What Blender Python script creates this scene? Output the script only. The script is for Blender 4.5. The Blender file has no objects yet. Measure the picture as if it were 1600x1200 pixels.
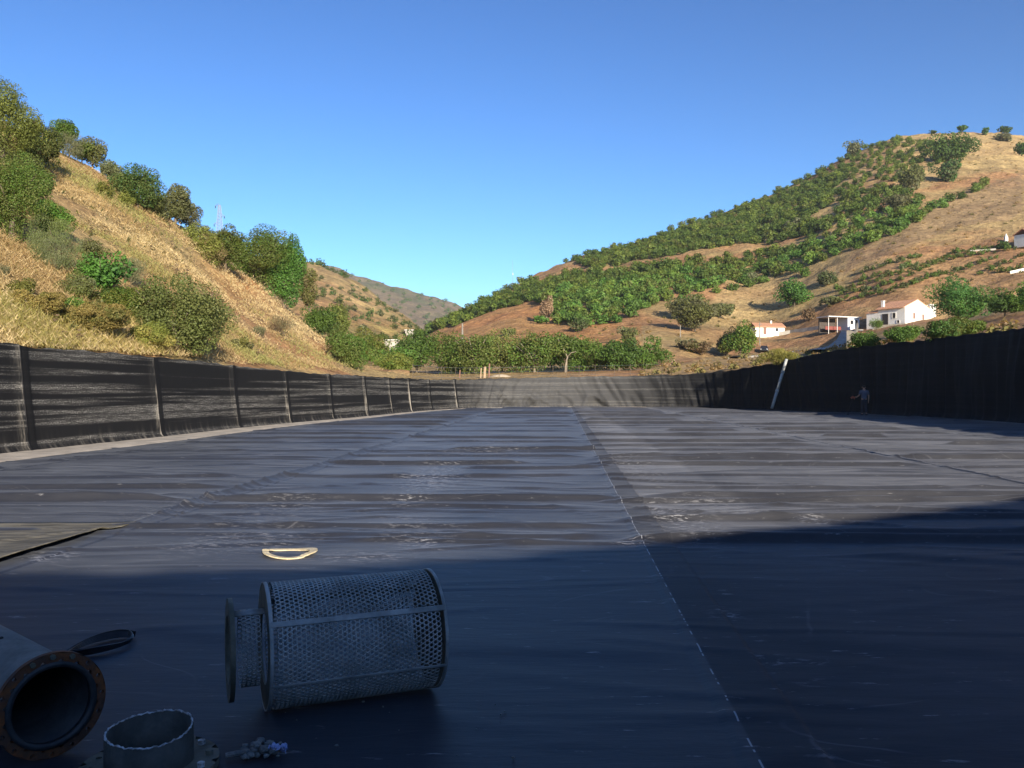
import bpy, bmesh, math, random
import numpy as np
from mathutils import Vector, Matrix

# ------------------------------------------------------------------ camera, sky, sun
SC = bpy.context.scene
COL = SC.collection
F, CX, HZ, EYE = 1300.0, 800.0, 610.0, 1.6        # focal length, optical axis, horizon, eye height
cam = bpy.data.cameras.new('camera'); cam_o = bpy.data.objects.new('camera', cam); COL.objects.link(cam_o)
cam_o.location = (0, 0, EYE); cam_o.rotation_euler = (math.radians(90), 0, 0)
cam.sensor_width = 36; cam.lens = 36 * F / 1600; cam.shift_y = 10 / 1600
cam.clip_start = 0.05; cam.clip_end = 9000
SC.camera = cam_o

SUN_EL, SUN_AZ = math.radians(15.5), math.radians(20)     # sun behind the camera, a little to the right
SDIR = Vector((math.sin(SUN_AZ) * math.cos(SUN_EL), -math.cos(SUN_AZ) * math.cos(SUN_EL), math.sin(SUN_EL)))
w = bpy.data.worlds.new('World'); SC.world = w; w.use_nodes = True
nt = w.node_tree; nt.nodes.clear()
sky = nt.nodes.new('ShaderNodeTexSky'); sky.sky_type = 'NISHITA'; sky.sun_disc = False
sky.sun_elevation = SUN_EL; sky.sun_rotation = math.atan2(SDIR.x, SDIR.y)
sky.altitude = 300; sky.air_density = 1.0; sky.dust_density = 0.25; sky.ozone_density = 3.0
bg = nt.nodes.new('ShaderNodeBackground'); bg.inputs[1].default_value = 0.104
wo = nt.nodes.new('ShaderNodeOutputWorld')
hs = nt.nodes.new('ShaderNodeHueSaturation'); hs.inputs['Saturation'].default_value = 1.06
gn = nt.nodes.new('ShaderNodeMix'); gn.data_type = 'RGBA'; gn.blend_type = 'MULTIPLY'; gn.inputs[0].default_value = 1.0; gn.inputs[7].default_value = (0.1, 0.111, 0.120, 1)
nt.links.new(sky.outputs[0], hs.inputs['Color']); nt.links.new(hs.outputs[0], gn.inputs[6]); gm = nt.nodes.new('ShaderNodeGamma'); gm.inputs[1].default_value = 1.45; nt.links.new(gn.outputs[2], gm.inputs[0])
m2 = nt.nodes.new('ShaderNodeMix'); m2.data_type = 'RGBA'; m2.blend_type = 'MULTIPLY'; m2.inputs[0].default_value = 1.0; m2.inputs[7].default_value = (10, 10, 10, 1); m2.clamp_result = False
nt.links.new(gm.outputs[0], m2.inputs[6]); nt.links.new(m2.outputs[2], bg.inputs[0]); nt.links.new(bg.outputs[0], wo.inputs[0])
sl = bpy.data.lights.new('sun', 'SUN'); sl.energy = 5.0; sl.angle = math.radians(0.5); sl.color = (1.0, 0.885, 0.71)
so = bpy.data.objects.new('sun', sl); COL.objects.link(so); so.rotation_euler = SDIR.to_track_quat('Z', 'Y').to_euler()
SC.view_settings.view_transform = 'Standard'; SC.view_settings.look = 'None'
SC.view_settings.exposure = 1.02; SC.view_settings.gamma = 1.0
SC.render.engine = 'CYCLES'

rng = np.random.default_rng(7); random.seed(7)

# ------------------------------------------------------------------ helpers
def tag(o, label=None, cat=None, group=None, kind=None):
    if label: o['label'] = label
    if cat: o['category'] = cat
    if group: o['group'] = group
    if kind: o['kind'] = kind
    return o

def empty(name, loc, rz=0.0):
    o = bpy.data.objects.new(name, None); COL.objects.link(o)
    o.empty_display_size = 0.2; o.location = loc; o.rotation_euler = (0, 0, rz)
    return o

def link(name, me, parent=None, loc=None, rot=None):
    o = bpy.data.objects.new(name, me); COL.objects.link(o)
    if parent: o.parent = parent
    if loc is not None: o.location = loc
    if rot is not None: o.rotation_euler = rot
    return o

def np_mesh(name, v, faces, mat, cols=None, smooth=False, uv=None):
    """faces: (n,4) or (n,3) int array or a list of such arrays"""
    if not isinstance(faces, list): faces = [faces]
    faces = [np.asarray(f, dtype=np.int32) for f in faces if len(f)]
    me = bpy.data.meshes.new(name)
    v = np.asarray(v, dtype=np.float32)
    me.vertices.add(len(v)); me.vertices.foreach_set('co', v.ravel())
    loops = np.concatenate([f.ravel() for f in faces])
    tot = np.concatenate([np.full(len(f), f.shape[1], dtype=np.int32) for f in faces])
    st = np.concatenate([[0], np.cumsum(tot)[:-1]]).astype(np.int32)
    me.loops.add(len(loops)); me.loops.foreach_set('vertex_index', loops)
    me.polygons.add(len(tot)); me.polygons.foreach_set('loop_start', st); me.polygons.foreach_set('loop_total', tot)
    if smooth: me.polygons.foreach_set('use_smooth', np.ones(len(tot), dtype=bool))
    me.update(calc_edges=True)
    if cols is not None:
        c = np.ones((len(v), 4), dtype=np.float32); c[:, :3] = np.asarray(cols)[:, :3]
        a = me.color_attributes.new('col', 'FLOAT_COLOR', 'POINT'); a.data.foreach_set('color', c.ravel())
    if uv is not None:
        l = me.uv_layers.new(name='UVMap'); l.data.foreach_set('uv', np.asarray(uv, dtype=np.float32)[loops].ravel())
    me.materials.append(mat)
    me.validate(); me.update()
    return me

class MB:
    """collects simple shapes and links them as one mesh object"""
    def __init__(s): s.v = []; s.f = []
    def add(s, v, f):
        b = len(s.v); s.v += [tuple(p) for p in v]; s.f += [tuple(i + b for i in q) for q in f]; return s
    def box(s, c, size, rz=0.0, M=None):
        x, y, z = size[0] / 2, size[1] / 2, size[2] / 2
        pts = [Vector((a * x, b * y, d * z)) for d in (-1, 1) for a, b in ((-1, -1), (1, -1), (1, 1), (-1, 1))]
        R = (M or Matrix.Rotation(rz, 3, 'Z'))
        return s.add([R @ p + Vector(c) for p in pts], [(3, 2, 1, 0), (4, 5, 6, 7), (0, 1, 5, 4), (1, 2, 6, 5), (2, 3, 7, 6), (3, 0, 4, 7)])
    def tube(s, pts, rad, n=8, cap=True):
        pts = [Vector(p) for p in pts]; rings = []
        if not hasattr(rad, '__len__'): rad = [rad] * len(pts)
        up = Vector((0.13, 0.31, 0.94))
        for i, p in enumerate(pts):
            t = (pts[min(i + 1, len(pts) - 1)] - pts[max(i - 1, 0)]).normalized()
            a = t.cross(up)
            if a.length < 0.05: a = t.cross(Vector((1, 0, 0)))
            a.normalize(); b = t.cross(a)
            rings.append([p + (a * math.cos(2 * math.pi * k / n) + b * math.sin(2 * math.pi * k / n)) * rad[i] for k in range(n)])
        v = [q for r in rings for q in r]; f = []
        for i in range(len(pts) - 1):
            for k in range(n):
                k2 = (k + 1) % n; f.append((i * n + k, i * n + k2, (i + 1) * n + k2, (i + 1) * n + k))
        if cap: f.append(tuple(range(n - 1, -1, -1))); f.append(tuple((len(pts) - 1) * n + k for k in range(n)))
        return s.add(v, f)
    def prism(s, poly, h, z0=0.0):
        n = len(poly); v = [(x, y, z0) for x, y in poly] + [(x, y, z0 + h) for x, y in poly]
        f = [tuple(range(n - 1, -1, -1)), tuple(range(n, 2 * n))] + [(k, (k + 1) % n, n + (k + 1) % n, n + k) for k in range(n)]
        return s.add(v, f)
    def build(s, name, mat, parent=None, smooth=False, loc=None, bevel=0.0):
        me = bpy.data.meshes.new(name); me.from_pydata([tuple(p) for p in s.v], [], s.f); me.materials.append(mat)
        bm = bmesh.new(); bm.from_mesh(me); bmesh.ops.recalc_face_normals(bm, faces=bm.faces)
        bm.to_mesh(me); bm.free()
        if smooth:
            for p in me.polygons: p.use_smooth = True
        me.update()
        o = link(name, me, parent, loc)
        if bevel:
            m = o.modifiers.new('bevel', 'BEVEL'); m.width = bevel; m.segments = 2; m.limit_method = 'ANGLE'
        return o

# value noise
def _h(ix, iy, seed):
    n = (ix.astype(np.int64) * 374761393 + iy.astype(np.int64) * 668265263 + seed * 1274126177) & 0xffffffff
    n = ((n ^ (n >> 13)) * 1274126177) & 0xffffffff
    return ((n ^ (n >> 16)) & 0xffff) / 65535.0
def vnoise(x, y, seed=0):
    x = np.asarray(x, dtype=float); y = np.asarray(y, dtype=float)
    ix, iy = np.floor(x), np.floor(y); fx, fy = x - ix, y - iy
    fx = fx * fx * (3 - 2 * fx); fy = fy * fy * (3 - 2 * fy)
    a, b = _h(ix, iy, seed), _h(ix + 1, iy, seed); c, d = _h(ix, iy + 1, seed), _h(ix + 1, iy + 1, seed)
    return (a + (b - a) * fx) * (1 - fy) + (c + (d - c) * fx) * fy
def fbm(x, y, seed=0, oct=4):
    s = 0; a = 0.5; t = 0
    for k in range(oct):
        s = s + a * vnoise(np.asarray(x) * 2 ** k, np.asarray(y) * 2 ** k, seed + k * 17); t += a; a *= 0.5
    return s / t                                   # 0..1

# ------------------------------------------------------------------ materials
class NT:
    def __init__(s, name):
        s.m = bpy.data.materials.new(name); s.m.use_nodes = True; s.t = s.m.node_tree; s.t.nodes.clear()
        s.out = s.n('ShaderNodeOutputMaterial')
    def n(s, typ, **kw):
        nd = s.t.nodes.new(typ)
        for k, v in kw.items(): setattr(nd, k, v)
        return nd
    def l(s, a, b): s.t.links.new(a, b)
    def val(s, sock, v):
        if isinstance(v, (int, float)): sock.default_value = v
        elif isinstance(v, (tuple, list)): sock.default_value = tuple(v) if len(v) != 3 or sock.type == 'VECTOR' else (*v, 1)
        else: s.l(v, sock)
    def math(s, op, a, b=0.0, c=None, clamp=False):
        nd = s.n('ShaderNodeMath', operation=op); nd.use_clamp = clamp
        s.val(nd.inputs[0], a); s.val(nd.inputs[1], b)
        if c is not None: s.val(nd.inputs[2], c)
        return nd.outputs[0]
    def mix(s, f, a, b, blend='MIX'):
        nd = s.n('ShaderNodeMix', data_type='RGBA', blend_type=blend)
        s.val(nd.inputs[0], f); s.val(nd.inputs[6], a); s.val(nd.inputs[7], b); return nd.outputs[2]
    def noise(s, vec, scale, detail=4, rough=0.55, dist=0.0):
        nd = s.n('ShaderNodeTexNoise'); s.val(nd.inputs['Scale'], scale); nd.inputs['Detail'].default_value = detail
        nd.inputs['Roughness'].default_value = rough; nd.inputs['Distortion'].default_value = dist
        if vec is not None: s.l(vec, nd.inputs['Vector'])
        return nd.outputs['Fac']
    def map(s, vec, scale=(1, 1, 1), rot=(0, 0, 0), loc=(0, 0, 0)):
        nd = s.n('ShaderNodeMapping'); s.l(vec, nd.inputs[0])
        nd.inputs[1].default_value = loc; nd.inputs[2].default_value = rot; nd.inputs[3].default_value = scale
        return nd.outputs[0]
    def ramp(s, f, lo, hi):
        nd = s.n('ShaderNodeMapRange'); nd.interpolation_type = 'SMOOTHSTEP'; s.val(nd.inputs[0], f)
        nd.inputs[1].default_value = lo; nd.inputs[2].default_value = hi; return nd.outputs[0]
    def pos(s): return s.n('ShaderNodeNewGeometry').outputs['Position']
    def obj(s): return s.n('ShaderNodeTexCoord').outputs['Object']
    def uv(s): return s.n('ShaderNodeTexCoord').outputs['UV']
    def attr(s, name): return s.n('ShaderNodeAttribute', attribute_name=name)
    def bump(s, h, strength=0.3, dist=0.02):
        nd = s.n('ShaderNodeBump'); nd.inputs['Strength'].default_value = strength; nd.inputs['Distance'].default_value = dist
        s.l(h, nd.inputs['Height']); return nd.outputs[0]
    def bsdf(s, color, rough=0.6, metal=0.0, spec=0.5, normal=None):
        b = s.n('ShaderNodeBsdfPrincipled'); s.val(b.inputs['Base Color'], color); s.val(b.inputs['Roughness'], rough)
        s.val(b.inputs['Metallic'], metal); s.val(b.inputs['Specular IOR Level'], spec)
        if normal is not None: s.l(normal, b.inputs['Normal'])
        return b
    def done(s, b): s.l(b.outputs[0], s.out.inputs[0]); return s.m

def m_plain(name, c1, c2=None, rough=0.6, metal=0.0, scale=4.0, spec=0.5, bump=0.2, lo=0.35, hi=0.65, bdist=0.01):
    t = NT(name); p = t.obj(); n = t.noise(p, scale, 6, 0.6)
    c = t.mix(t.ramp(n, lo, hi), c1, c2 or c1)
    fine = t.noise(p, scale * 9, 3)
    c = t.mix(1.0, c, t.mix(fine, (0.78, 0.78, 0.78), (1.15, 1.15, 1.15)), 'MULTIPLY')
    return t.done(t.bsdf(c, rough, metal, spec, t.bump(fine, bump, bdist)))

def m_leaf(name, gloss=0.25, trans=0.28, vary=0.25):
    t = NT(name); c = t.attr('col').outputs['Color']
    r = t.n('ShaderNodeObjectInfo').outputs['Random']
    hs = t.n('ShaderNodeHueSaturation'); t.val(hs.inputs['Color'], c)
    t.val(hs.inputs['Hue'], t.math('MULTIPLY_ADD', r, 0.04 * vary / 0.25, 0.5 - 0.02 * vary / 0.25))
    t.val(hs.inputs['Value'], t.math('MULTIPLY_ADD', r, 2 * vary, 1.25 - vary))
    b = t.bsdf(hs.outputs[0], 0.55, 0, gloss)
    tr = t.n('ShaderNodeBsdfTranslucent'); t.val(tr.inputs[0], t.mix(1.0, hs.outputs[0], (1.3, 1.25, 0.5), 'MULTIPLY'))
    mx = t.n('ShaderNodeMixShader'); mx.inputs[0].default_value = trans
    t.l(b.outputs[0], mx.inputs[1]); t.l(tr.outputs[0], mx.inputs[2]); t.l(mx.outputs[0], t.out.inputs[0])
    return t.m

def m_soil(name, bscale=1.0, bstr=0.6):
    t = NT(name); c = t.attr('col').outputs['Color']; p = t.pos()
    n1 = t.noise(p, 0.35 / bscale, 6, 0.65, 0.4); n2 = t.noise(p, 2.4 / bscale, 5, 0.65); n3 = t.noise(p, 11 / bscale, 3, 0.6)
    c = t.mix(1.0, c, t.mix(t.ramp(n1, 0.32, 0.68), (0.74, 0.72, 0.70), (1.22, 1.2, 1.12)), 'MULTIPLY')
    c = t.mix(1.0, c, t.mix(t.ramp(n2, 0.3, 0.7), (0.66, 0.64, 0.6), (1.25, 1.22, 1.15)), 'MULTIPLY')
    c = t.mix(t.ramp(n3, 0.55, 0.8), c, t.mix(1.0, c, (0.6, 0.56, 0.45), 'MULTIPLY'))
    h = t.math('ADD', t.math('MULTIPLY', n2, 1.0), t.math('MULTIPLY', n3, 0.4))
    return t.done(t.bsdf(c, 0.95, 0, 0.15, t.bump(h, bstr, 0.35 * bscale)))

M = {}
M['leaf'] = m_leaf('leaf'); M['grass'] = m_leaf('dry_grass_blades', 0.2, 0.3, 0.0)
M['bark'] = m_plain('bark', (0.10, 0.075, 0.05), (0.17, 0.135, 0.10), 0.9, scale=6, bump=0.6)
M['pale_bark'] = m_plain('pale_bark', (0.30, 0.25, 0.19), (0.20, 0.16, 0.12), 0.9, scale=6, bump=0.5)
M['soil_near'] = m_soil('hill_soil_near', 0.8, 0.9); M['soil_mid'] = m_soil('hill_soil_mid', 3.0, 0.8); M['soil_far'] = m_soil('hill_soil_far', 9.0, 0.8)
M['steel'] = m_plain('galvanised_steel', (0.26, 0.26, 0.235), (0.46, 0.455, 0.42), 0.6, 0.15, 5, bump=0.3, bdist=0.003)
M['dull_steel'] = m_plain('weathered_steel', (0.10, 0.092, 0.06), (0.19, 0.175, 0.125), 0.75, 0.15, 6, bump=0.4, bdist=0.004)
M['stub_steel'] = m_plain('dark_pipe_steel', (0.055, 0.053, 0.042), (0.10, 0.096, 0.08), 0.7, 0.2, 7, bump=0.4, bdist=0.004)
M['grey_paint'] = m_plain('grey_pipe_coating', (0.17, 0.155, 0.13), (0.27, 0.25, 0.215), 0.65, 0.0, 4, bump=0.25, bdist=0.004)
M['rust'] = m_plain('rusty_flange', (0.23, 0.075, 0.02), (0.10, 0.05, 0.03), 0.85, 0.1, 10, bump=0.5, bdist=0.004)
M['pipe_inside'] = m_plain('pipe_lining', (0.03, 0.03, 0.03), (0.06, 0.06, 0.058), 0.6, 0.1, 5)
M['bright_cut'] = m_plain('torch_cut_edge', (0.66, 0.66, 0.66), (0.2, 0.19, 0.17), 0.5, 0.3, 45)
M['dark_hole'] = m_plain('bolt_steel', (0.02, 0.02, 0.02), (0.05, 0.045, 0.04), 0.7, 0.3, 12)
M['white_wall'] = m_plain('whitewashed_wall', (0.78, 0.76, 0.72), (0.70, 0.67, 0.62), 0.9, 0, 1.2, bump=0.3)
M['tiles'] = None
M['conc'] = m_plain('pale_concrete', (0.46, 0.43, 0.38), (0.36, 0.33, 0.28), 0.9, 0, 0.8)
M['stone'] = m_plain('stony_base', (0.40, 0.32, 0.22), (0.52, 0.43, 0.31), 0.95, 0, 2.5, bump=0.8, bdist=0.1)
M['dark_glass'] = m_plain('dark_glass', (0.03, 0.03, 0.035), None, 0.15)
M['brown_shutter'] = m_plain('brown_shutter', (0.20, 0.10, 0.07), (0.25, 0.13, 0.09), 0.7)
M['dark_wood'] = m_plain('dark_boards', (0.05, 0.04, 0.035), (0.09, 0.07, 0.06), 0.85)
M['wood'] = m_plain('bare_wood', (0.42, 0.31, 0.2), (0.34, 0.24, 0.15), 0.85)
M['grey_wood'] = m_plain('grey_pole_wood', (0.26, 0.23, 0.19), (0.20, 0.18, 0.15), 0.9)
M['mast'] = m_plain('mast_steel', (0.30, 0.33, 0.39), (0.24, 0.27, 0.33), 0.5, 0.2)
M['red_paint'] = m_plain('red_boards', (0.24, 0.06, 0.045), (0.20, 0.05, 0.04), 0.7)
M['blue_white'] = m_plain('pale_blue_wall', (0.60, 0.65, 0.74), (0.68, 0.71, 0.78), 0.8)
M['car'] = m_plain('dark_car_paint', (0.02, 0.022, 0.026), None, 0.25, 0.2, spec=0.6, bump=0.0)
M['rubber'] = m_plain('rubber', (0.018, 0.018, 0.018), (0.03, 0.03, 0.03), 0.8)
M['head_lamp'] = m_plain('lamp_glass', (0.6, 0.6, 0.6), None, 0.2)
M['pvc'] = m_plain('white_pvc', (0.42, 0.43, 0.43), (0.27, 0.28, 0.28), 0.5, 0, 3)
M['cream'] = m_plain('cream_geotextile', (0.72, 0.62, 0.42), (0.56, 0.46, 0.28), 0.95, 0, 14, bump=0.6)
M['cut_liner'] = m_plain('cut_liner_scrap', (0.008, 0.008, 0.009), (0.016, 0.016, 0.018), 0.38, 0, 12)
M['skin'] = m_plain('skin', (0.42, 0.24, 0.16), (0.38, 0.21, 0.14), 0.6)
M['hair'] = m_plain('hair', (0.015, 0.012, 0.01), None, 0.7)
M['shirt'] = m_plain('blue_grey_shirt', (0.10, 0.108, 0.15), (0.075, 0.082, 0.12), 0.9)
M['trousers'] = m_plain('dark_trousers', (0.025, 0.026, 0.035), (0.035, 0.036, 0.045), 0.9)
M['orange'] = m_plain('orange_plastic', (0.45, 0.10, 0.04), None, 0.5)
M['rock'] = m_plain('rubble_stone', (0.15, 0.145, 0.13), (0.30, 0.29, 0.26), 0.9, 0, 25, bump=0.6)
M['rag'] = m_plain('pale_blue_scrap', (0.50, 0.55, 0.80), (0.30, 0.36, 0.65), 0.8, 0, 25)
def m_tiles():
    t = NT('terracotta_tiles'); p = t.obj()
    wv = t.n('ShaderNodeTexWave', wave_type='BANDS', bands_direction='Y'); wv.inputs['Scale'].default_value = 5.0; wv.inputs['Distortion'].default_value = 0.6
    t.l(p, wv.inputs['Vector']); n = t.noise(p, 1.6, 5)
    c = t.mix(n, (0.50, 0.24, 0.14), (0.62, 0.36, 0.23))
    c = t.mix(1.0, c, t.mix(wv.outputs['Fac'], (0.75, 0.72, 0.7), (1.08, 1.08, 1.08)), 'MULTIPLY')
    return t.done(t.bsdf(c, 0.9, 0, 0.2, t.bump(wv.outputs['Fac'], 0.5, 0.06)))
M['tiles'] = m_tiles()

SEAM_K = 0.06                                     # panel seams run slightly to the right of straight ahead
SEAMS = [-24.0, -17.5, -11.4, -5.2, 0.85, 7.95, 14.4, 20.6, 27.0]
def m_floor():
    t = NT('black_liner_floor'); p = t.pos(); a = t.attr('col')
    sp = t.n('ShaderNodeSeparateColor'); t.l(a.outputs['Color'], sp.inputs[0])
    dust, gloss, fleck = sp.outputs[0], sp.outputs[1], sp.outputs[2]
    n1 = t.noise(p, 0.5, 5, 0.6, 0.5); n2 = t.noise(t.map(p, (1.3, 7.0, 1.0), (0, 0, 0.12)), 1.0, 6, 0.62); n3 = t.noise(p, 9, 4, 0.6)
    d = t.math('MULTIPLY', dust, t.math('MULTIPLY_ADD', t.ramp(n1, 0.25, 0.75), 0.5, 0.6))
    d = t.math('MULTIPLY', d, t.math('MULTIPLY_ADD', n2, 1.1, 0.45))
    c = t.mix(d, t.mix(gloss, (0.011, 0.0115, 0.015), (0.010, 0.0125, 0.021)), (0.14, 0.138, 0.142))
    # chalky scuffs, only where the mask says, broken up by a stretched noise
    sc = t.noise(t.map(p, (5.0, 16.0, 1.0), (0, 0, 0.45)), 1.5, 5, 0.7)
    c = t.mix(t.math('MULTIPLY', t.ramp(sc, 0.51, 0.62), t.math('MULTIPLY', fleck, 0.62), clamp=True), c, (0.58, 0.57, 0.57))
    sc2 = t.noise(t.map(p, (3.0, 13.0, 1.0), (0, 0, -0.2), (3, 1, 0)), 1.1, 6, 0.7)
    c = t.mix(t.math('MULTIPLY', t.ramp(sc2, 0.61, 0.74), 0.5), c, (0.5, 0.49, 0.48))
    # pale crease lines left by folding
    for sc_, rot, seed_, thr in ((( .30, .85, 1), .5, 0, .0045), ((.22, .7, 1), -.55, 9, .004), ((.55, 1.3, 1), .15, 4, .006)):
        nl = t.noise(t.map(p, sc_, (0, 0, rot), (seed_, seed_ * 2, 0)), 1.0, 0, 0.4)
        ln = t.math('SUBTRACT', 1.0, t.ramp(t.math('ABSOLUTE', t.math('SUBTRACT', nl, 0.5)), 0.0, thr))
        br = t.ramp(t.noise(t.map(p, (.7, .7, 1), (0, 0, 0), (seed_, 3, 0)), 1.0, 3, 0.6), 0.5, 0.66)
        c = t.mix(t.math('MULTIPLY', t.math('MULTIPLY', ln, br), 0.13), c, (0.42, 0.41, 0.42))
    # weld dashes along the seam
    xyz = t.n('ShaderNodeSeparateXYZ'); t.l(p, xyz.inputs[0])
    s = t.math('SUBTRACT', xyz.outputs[0], t.math('MULTIPLY', xyz.outputs[1], SEAM_K))
    for s0, wd, br in ((0.85, 0.0045, 0.45), (7.95, 0.01, 0.15), (-5.22, 0.010, 0.12)):
        ln = t.math('LESS_THAN', t.math('ABSOLUTE', t.math('SUBTRACT', s, s0)), wd)
        ds = t.noise(t.map(p, (0.4, 13.0, 1.0)), 1.0, 2, 0.5)
        c = t.mix(t.math('MULTIPLY', t.math('MULTIPLY', ln, t.ramp(ds, 0.49, 0.53)), br), c, (0.66, 0.66, 0.66))
    r = t.math('SUBTRACT', t.math('MULTIPLY_ADD', n1, 0.1, 0.62), t.math('MULTIPLY', gloss, 0.14))
    h = t.math('ADD', t.math('MULTIPLY', n2, 0.6), t.math('MULTIPLY', n3, 0.12))
    b = t.bsdf(c, r, 0, t.math('MULTIPLY_ADD', gloss, 0.20, 0.07), t.bump(h, 0.2, 0.05))
    b.inputs['Sheen Roughness'].default_value = 0.45                       # fine dust lying on the plastic
    t.val(b.inputs['Sheen Weight'], t.math('MULTIPLY', d, 0.30, clamp=True)); t.val(b.inputs['Sheen Tint'], t.mix(gloss, (0.82, 0.82, 0.88), (0.66, 0.76, 0.98)))
    return t.done(b)
M['floor'] = m_floor()

def m_wall():
    t = NT('black_liner_wall'); uv = t.uv(); a = t.attr('col')
    sp = t.n('ShaderNodeSeparateColor'); t.l(a.outputs['Color'], sp.inputs[0])
    wear, pale, low = sp.outputs[0], sp.outputs[1], sp.outputs[2]
    bands = t.noise(t.map(uv, (0.045, 3.3, 1)), 1.0, 5, 0.62, 0.15); fine = t.noise(t.map(uv, (1.6, 26, 1)), 1.0, 4, 0.65)
    mesh = t.noise(t.map(uv, (18, 30, 1)), 1.0, 2, 0.6); dr = t.noise(t.map(uv, (3.5, 0.35, 1)), 1.0, 5, 0.7)
    k = t.math('MULTIPLY', t.ramp(bands, 0.47, 0.60), t.math('MULTIPLY_ADD', t.ramp(fine, 0.35, 0.7), 0.8, 0.2))
    k = t.math('MULTIPLY', k, t.math('MULTIPLY_ADD', t.ramp(mesh, 0.4, 0.7), 0.9, 0.25))
    k = t.math('MULTIPLY', k, wear)
    c = t.mix(pale, (0.012, 0.0123, 0.0135), (0.108, 0.107, 0.108))
    c = t.mix(k, c, (0.33, 0.315, 0.29))
    c = t.mix(t.math('MULTIPLY', t.math('MULTIPLY', t.ramp(dr, 0.46, 0.68), low), 0.8, clamp=True), c, (0.42, 0.38, 0.32))
    return t.done(t.bsdf(c, 0.65, 0, 0.05, t.bump(t.math('ADD', fine, mesh), 0.15, 0.01)))
M['wall'] = m_wall()

# ------------------------------------------------------------------ the pond: outline of its wall (x, y, height of the top)
OUT = [(-13.2,-1,3.0),(-13.4,8,2.9),(-13.1,15,2.85),(-12.8,20.8,2.8),(-12.0,28.1,2.77),(-11.55,34.7,2.67),(-10.8,40,2.58),
 (-9.85,45.2,2.5),(-8.9,50.7,2.5),(-7.5,61,2.48),(-5.5,69.5,2.5),(-3,75.5,2.65),(1,79.5,2.83),(6,81,2.95),(12,80,3.05),(17,76,3.2),
 (20.5,69.5,3.7),(23.5,60,4.55),(25,50,4.73),(25.2,40,4.74),(24.4,30,4.6),(23,19,4.4),(21.3,9.6,4.3),(17.5,2.5,4.2),(12.4,-2.2,4.27),
 (9,-4,4.2),(5.8,-5.5,4.15),(2.7,-6.4,4.12),(0.4,-6.7,4.14),(-5,-7.5,4.15),(-10,-6,3.5)]
def spline(P, per=24):
    P = np.array(P, float); n = len(P); o = []
    for i in range(n):
        a, b, c, d = P[i - 1], P[i], P[(i + 1) % n], P[(i + 2) % n]
        for k in range(per):
            u = k / per
            o.append(0.5 * ((2 * b) + (c - a) * u + (2 * a - 5 * b + 4 * c - d) * u * u + (3 * b - a - 3 * c + d) * u ** 3))
    return np.array(o)
_raw = spline(OUT)
_seg = np.linalg.norm(np.diff(np.vstack([_raw, _raw[:1]])[:, :2], axis=0), axis=1)
_cum = np.concatenate([[0], np.cumsum(_seg)]); PER = _cum[-1]
def wall_at(s):
    s = np.mod(s, PER); rr = np.vstack([_raw, _raw[:1]])
    return np.stack([np.interp(s, _cum, rr[:, k]) for k in range(3)], -1)
def wall_frame(s):
    p = wall_at(s); t = wall_at(np.asarray(s) + 0.4) - wall_at(np.asarray(s) - 0.4)
    t = t[..., :2] / np.linalg.norm(t[..., :2], axis=-1, keepdims=True)
    return p, t, np.stack([t[..., 1], -t[..., 0]], -1)           # inward normal (outline runs clockwise seen from above)
def s_of(i): return _cum[i * 24]
def s_near(x, y): return _cum[np.argmin((_raw[:, 0] - x) ** 2 + (_raw[:, 1] - y) ** 2)]

S_FAR0, S_FAR1 = s_near(-4.8, 71.5), s_near(17.6, 75.2)
seam_s = [s_near(-13.3, 2), s_near(-13.4, 8.5), s_near(-13.15, 15), s_near(-12.75, 21.7), s_near(-12.0, 28.1), s_near(-11.5, 34.7), s_near(-10.8, 40),
          s_near(-9.85, 45.2), s_near(-8.95, 50.7), s_near(-8.2, 56), s_near(-7.5, 61), s_near(-6.4, 66), s_near(-4.8, 71.5)]
k = seam_s[-1]
while k < PER - 4.5: k += 6.0; seam_s.append(min(k, PER))
seam_s = [0.0] + seam_s
if seam_s[-1] < PER: seam_s.append(PER)

def wall_disp(s, v, top):
    """how far the liner stands off the wall, at arc s and relative height v"""
    s = np.asarray(s, float); v = np.asarray(v, float)
    far = np.clip((s - S_FAR0) / 4, 0, 1)
    centre = np.exp(-((s - s_near(4, 80.8)) / 9.5) ** 2)
    right = np.clip((s - S_FAR1 + 4) / 6, 0, 1)
    d = 0.05 * (fbm(s * 0.7, v * 2.0, 3) - 0.5)
    sl = s + (v - 0.5) * 1.6 * (vnoise(s * 0.12, s * 0 + 0.5, 9) - 0.5) * 3
    fold = np.abs(fbm(sl * 0.62, v * 0.35 + 3, 11, 3) - 0.5) * 2
    fold2 = np.abs(fbm(sl * 1.7, v * 0.6, 21, 3) - 0.5) * 2
    d = d + far * (0.30 * (0.35 - fold) + 0.22 * (0.3 - fold2)) * (0.5 + 0.5 * np.sin(np.pi * np.clip(v, 0, 1)) + 0.25)
    d = d + centre * 1.35 * (0.3 - np.abs(fbm(s * 0.45 + v * 0.8, v * 1.1, 31, 3) - 0.5) * 2) * (1.1 - v)
    d = d + right * 0.26 * (0.3 - np.abs(fbm(s * 0.33 + v * 0.35, v * 0.3, 41, 2) - 0.5) * 2)
    for q in seam_s[1:-1]:
        if q < S_FAR0 + 2: d = d + 0.07 * np.exp(-((s - q) / 0.07) ** 2) + 0.03 * np.exp(-((s - q - 0.25) / 0.22) ** 2)
    return d

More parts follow.
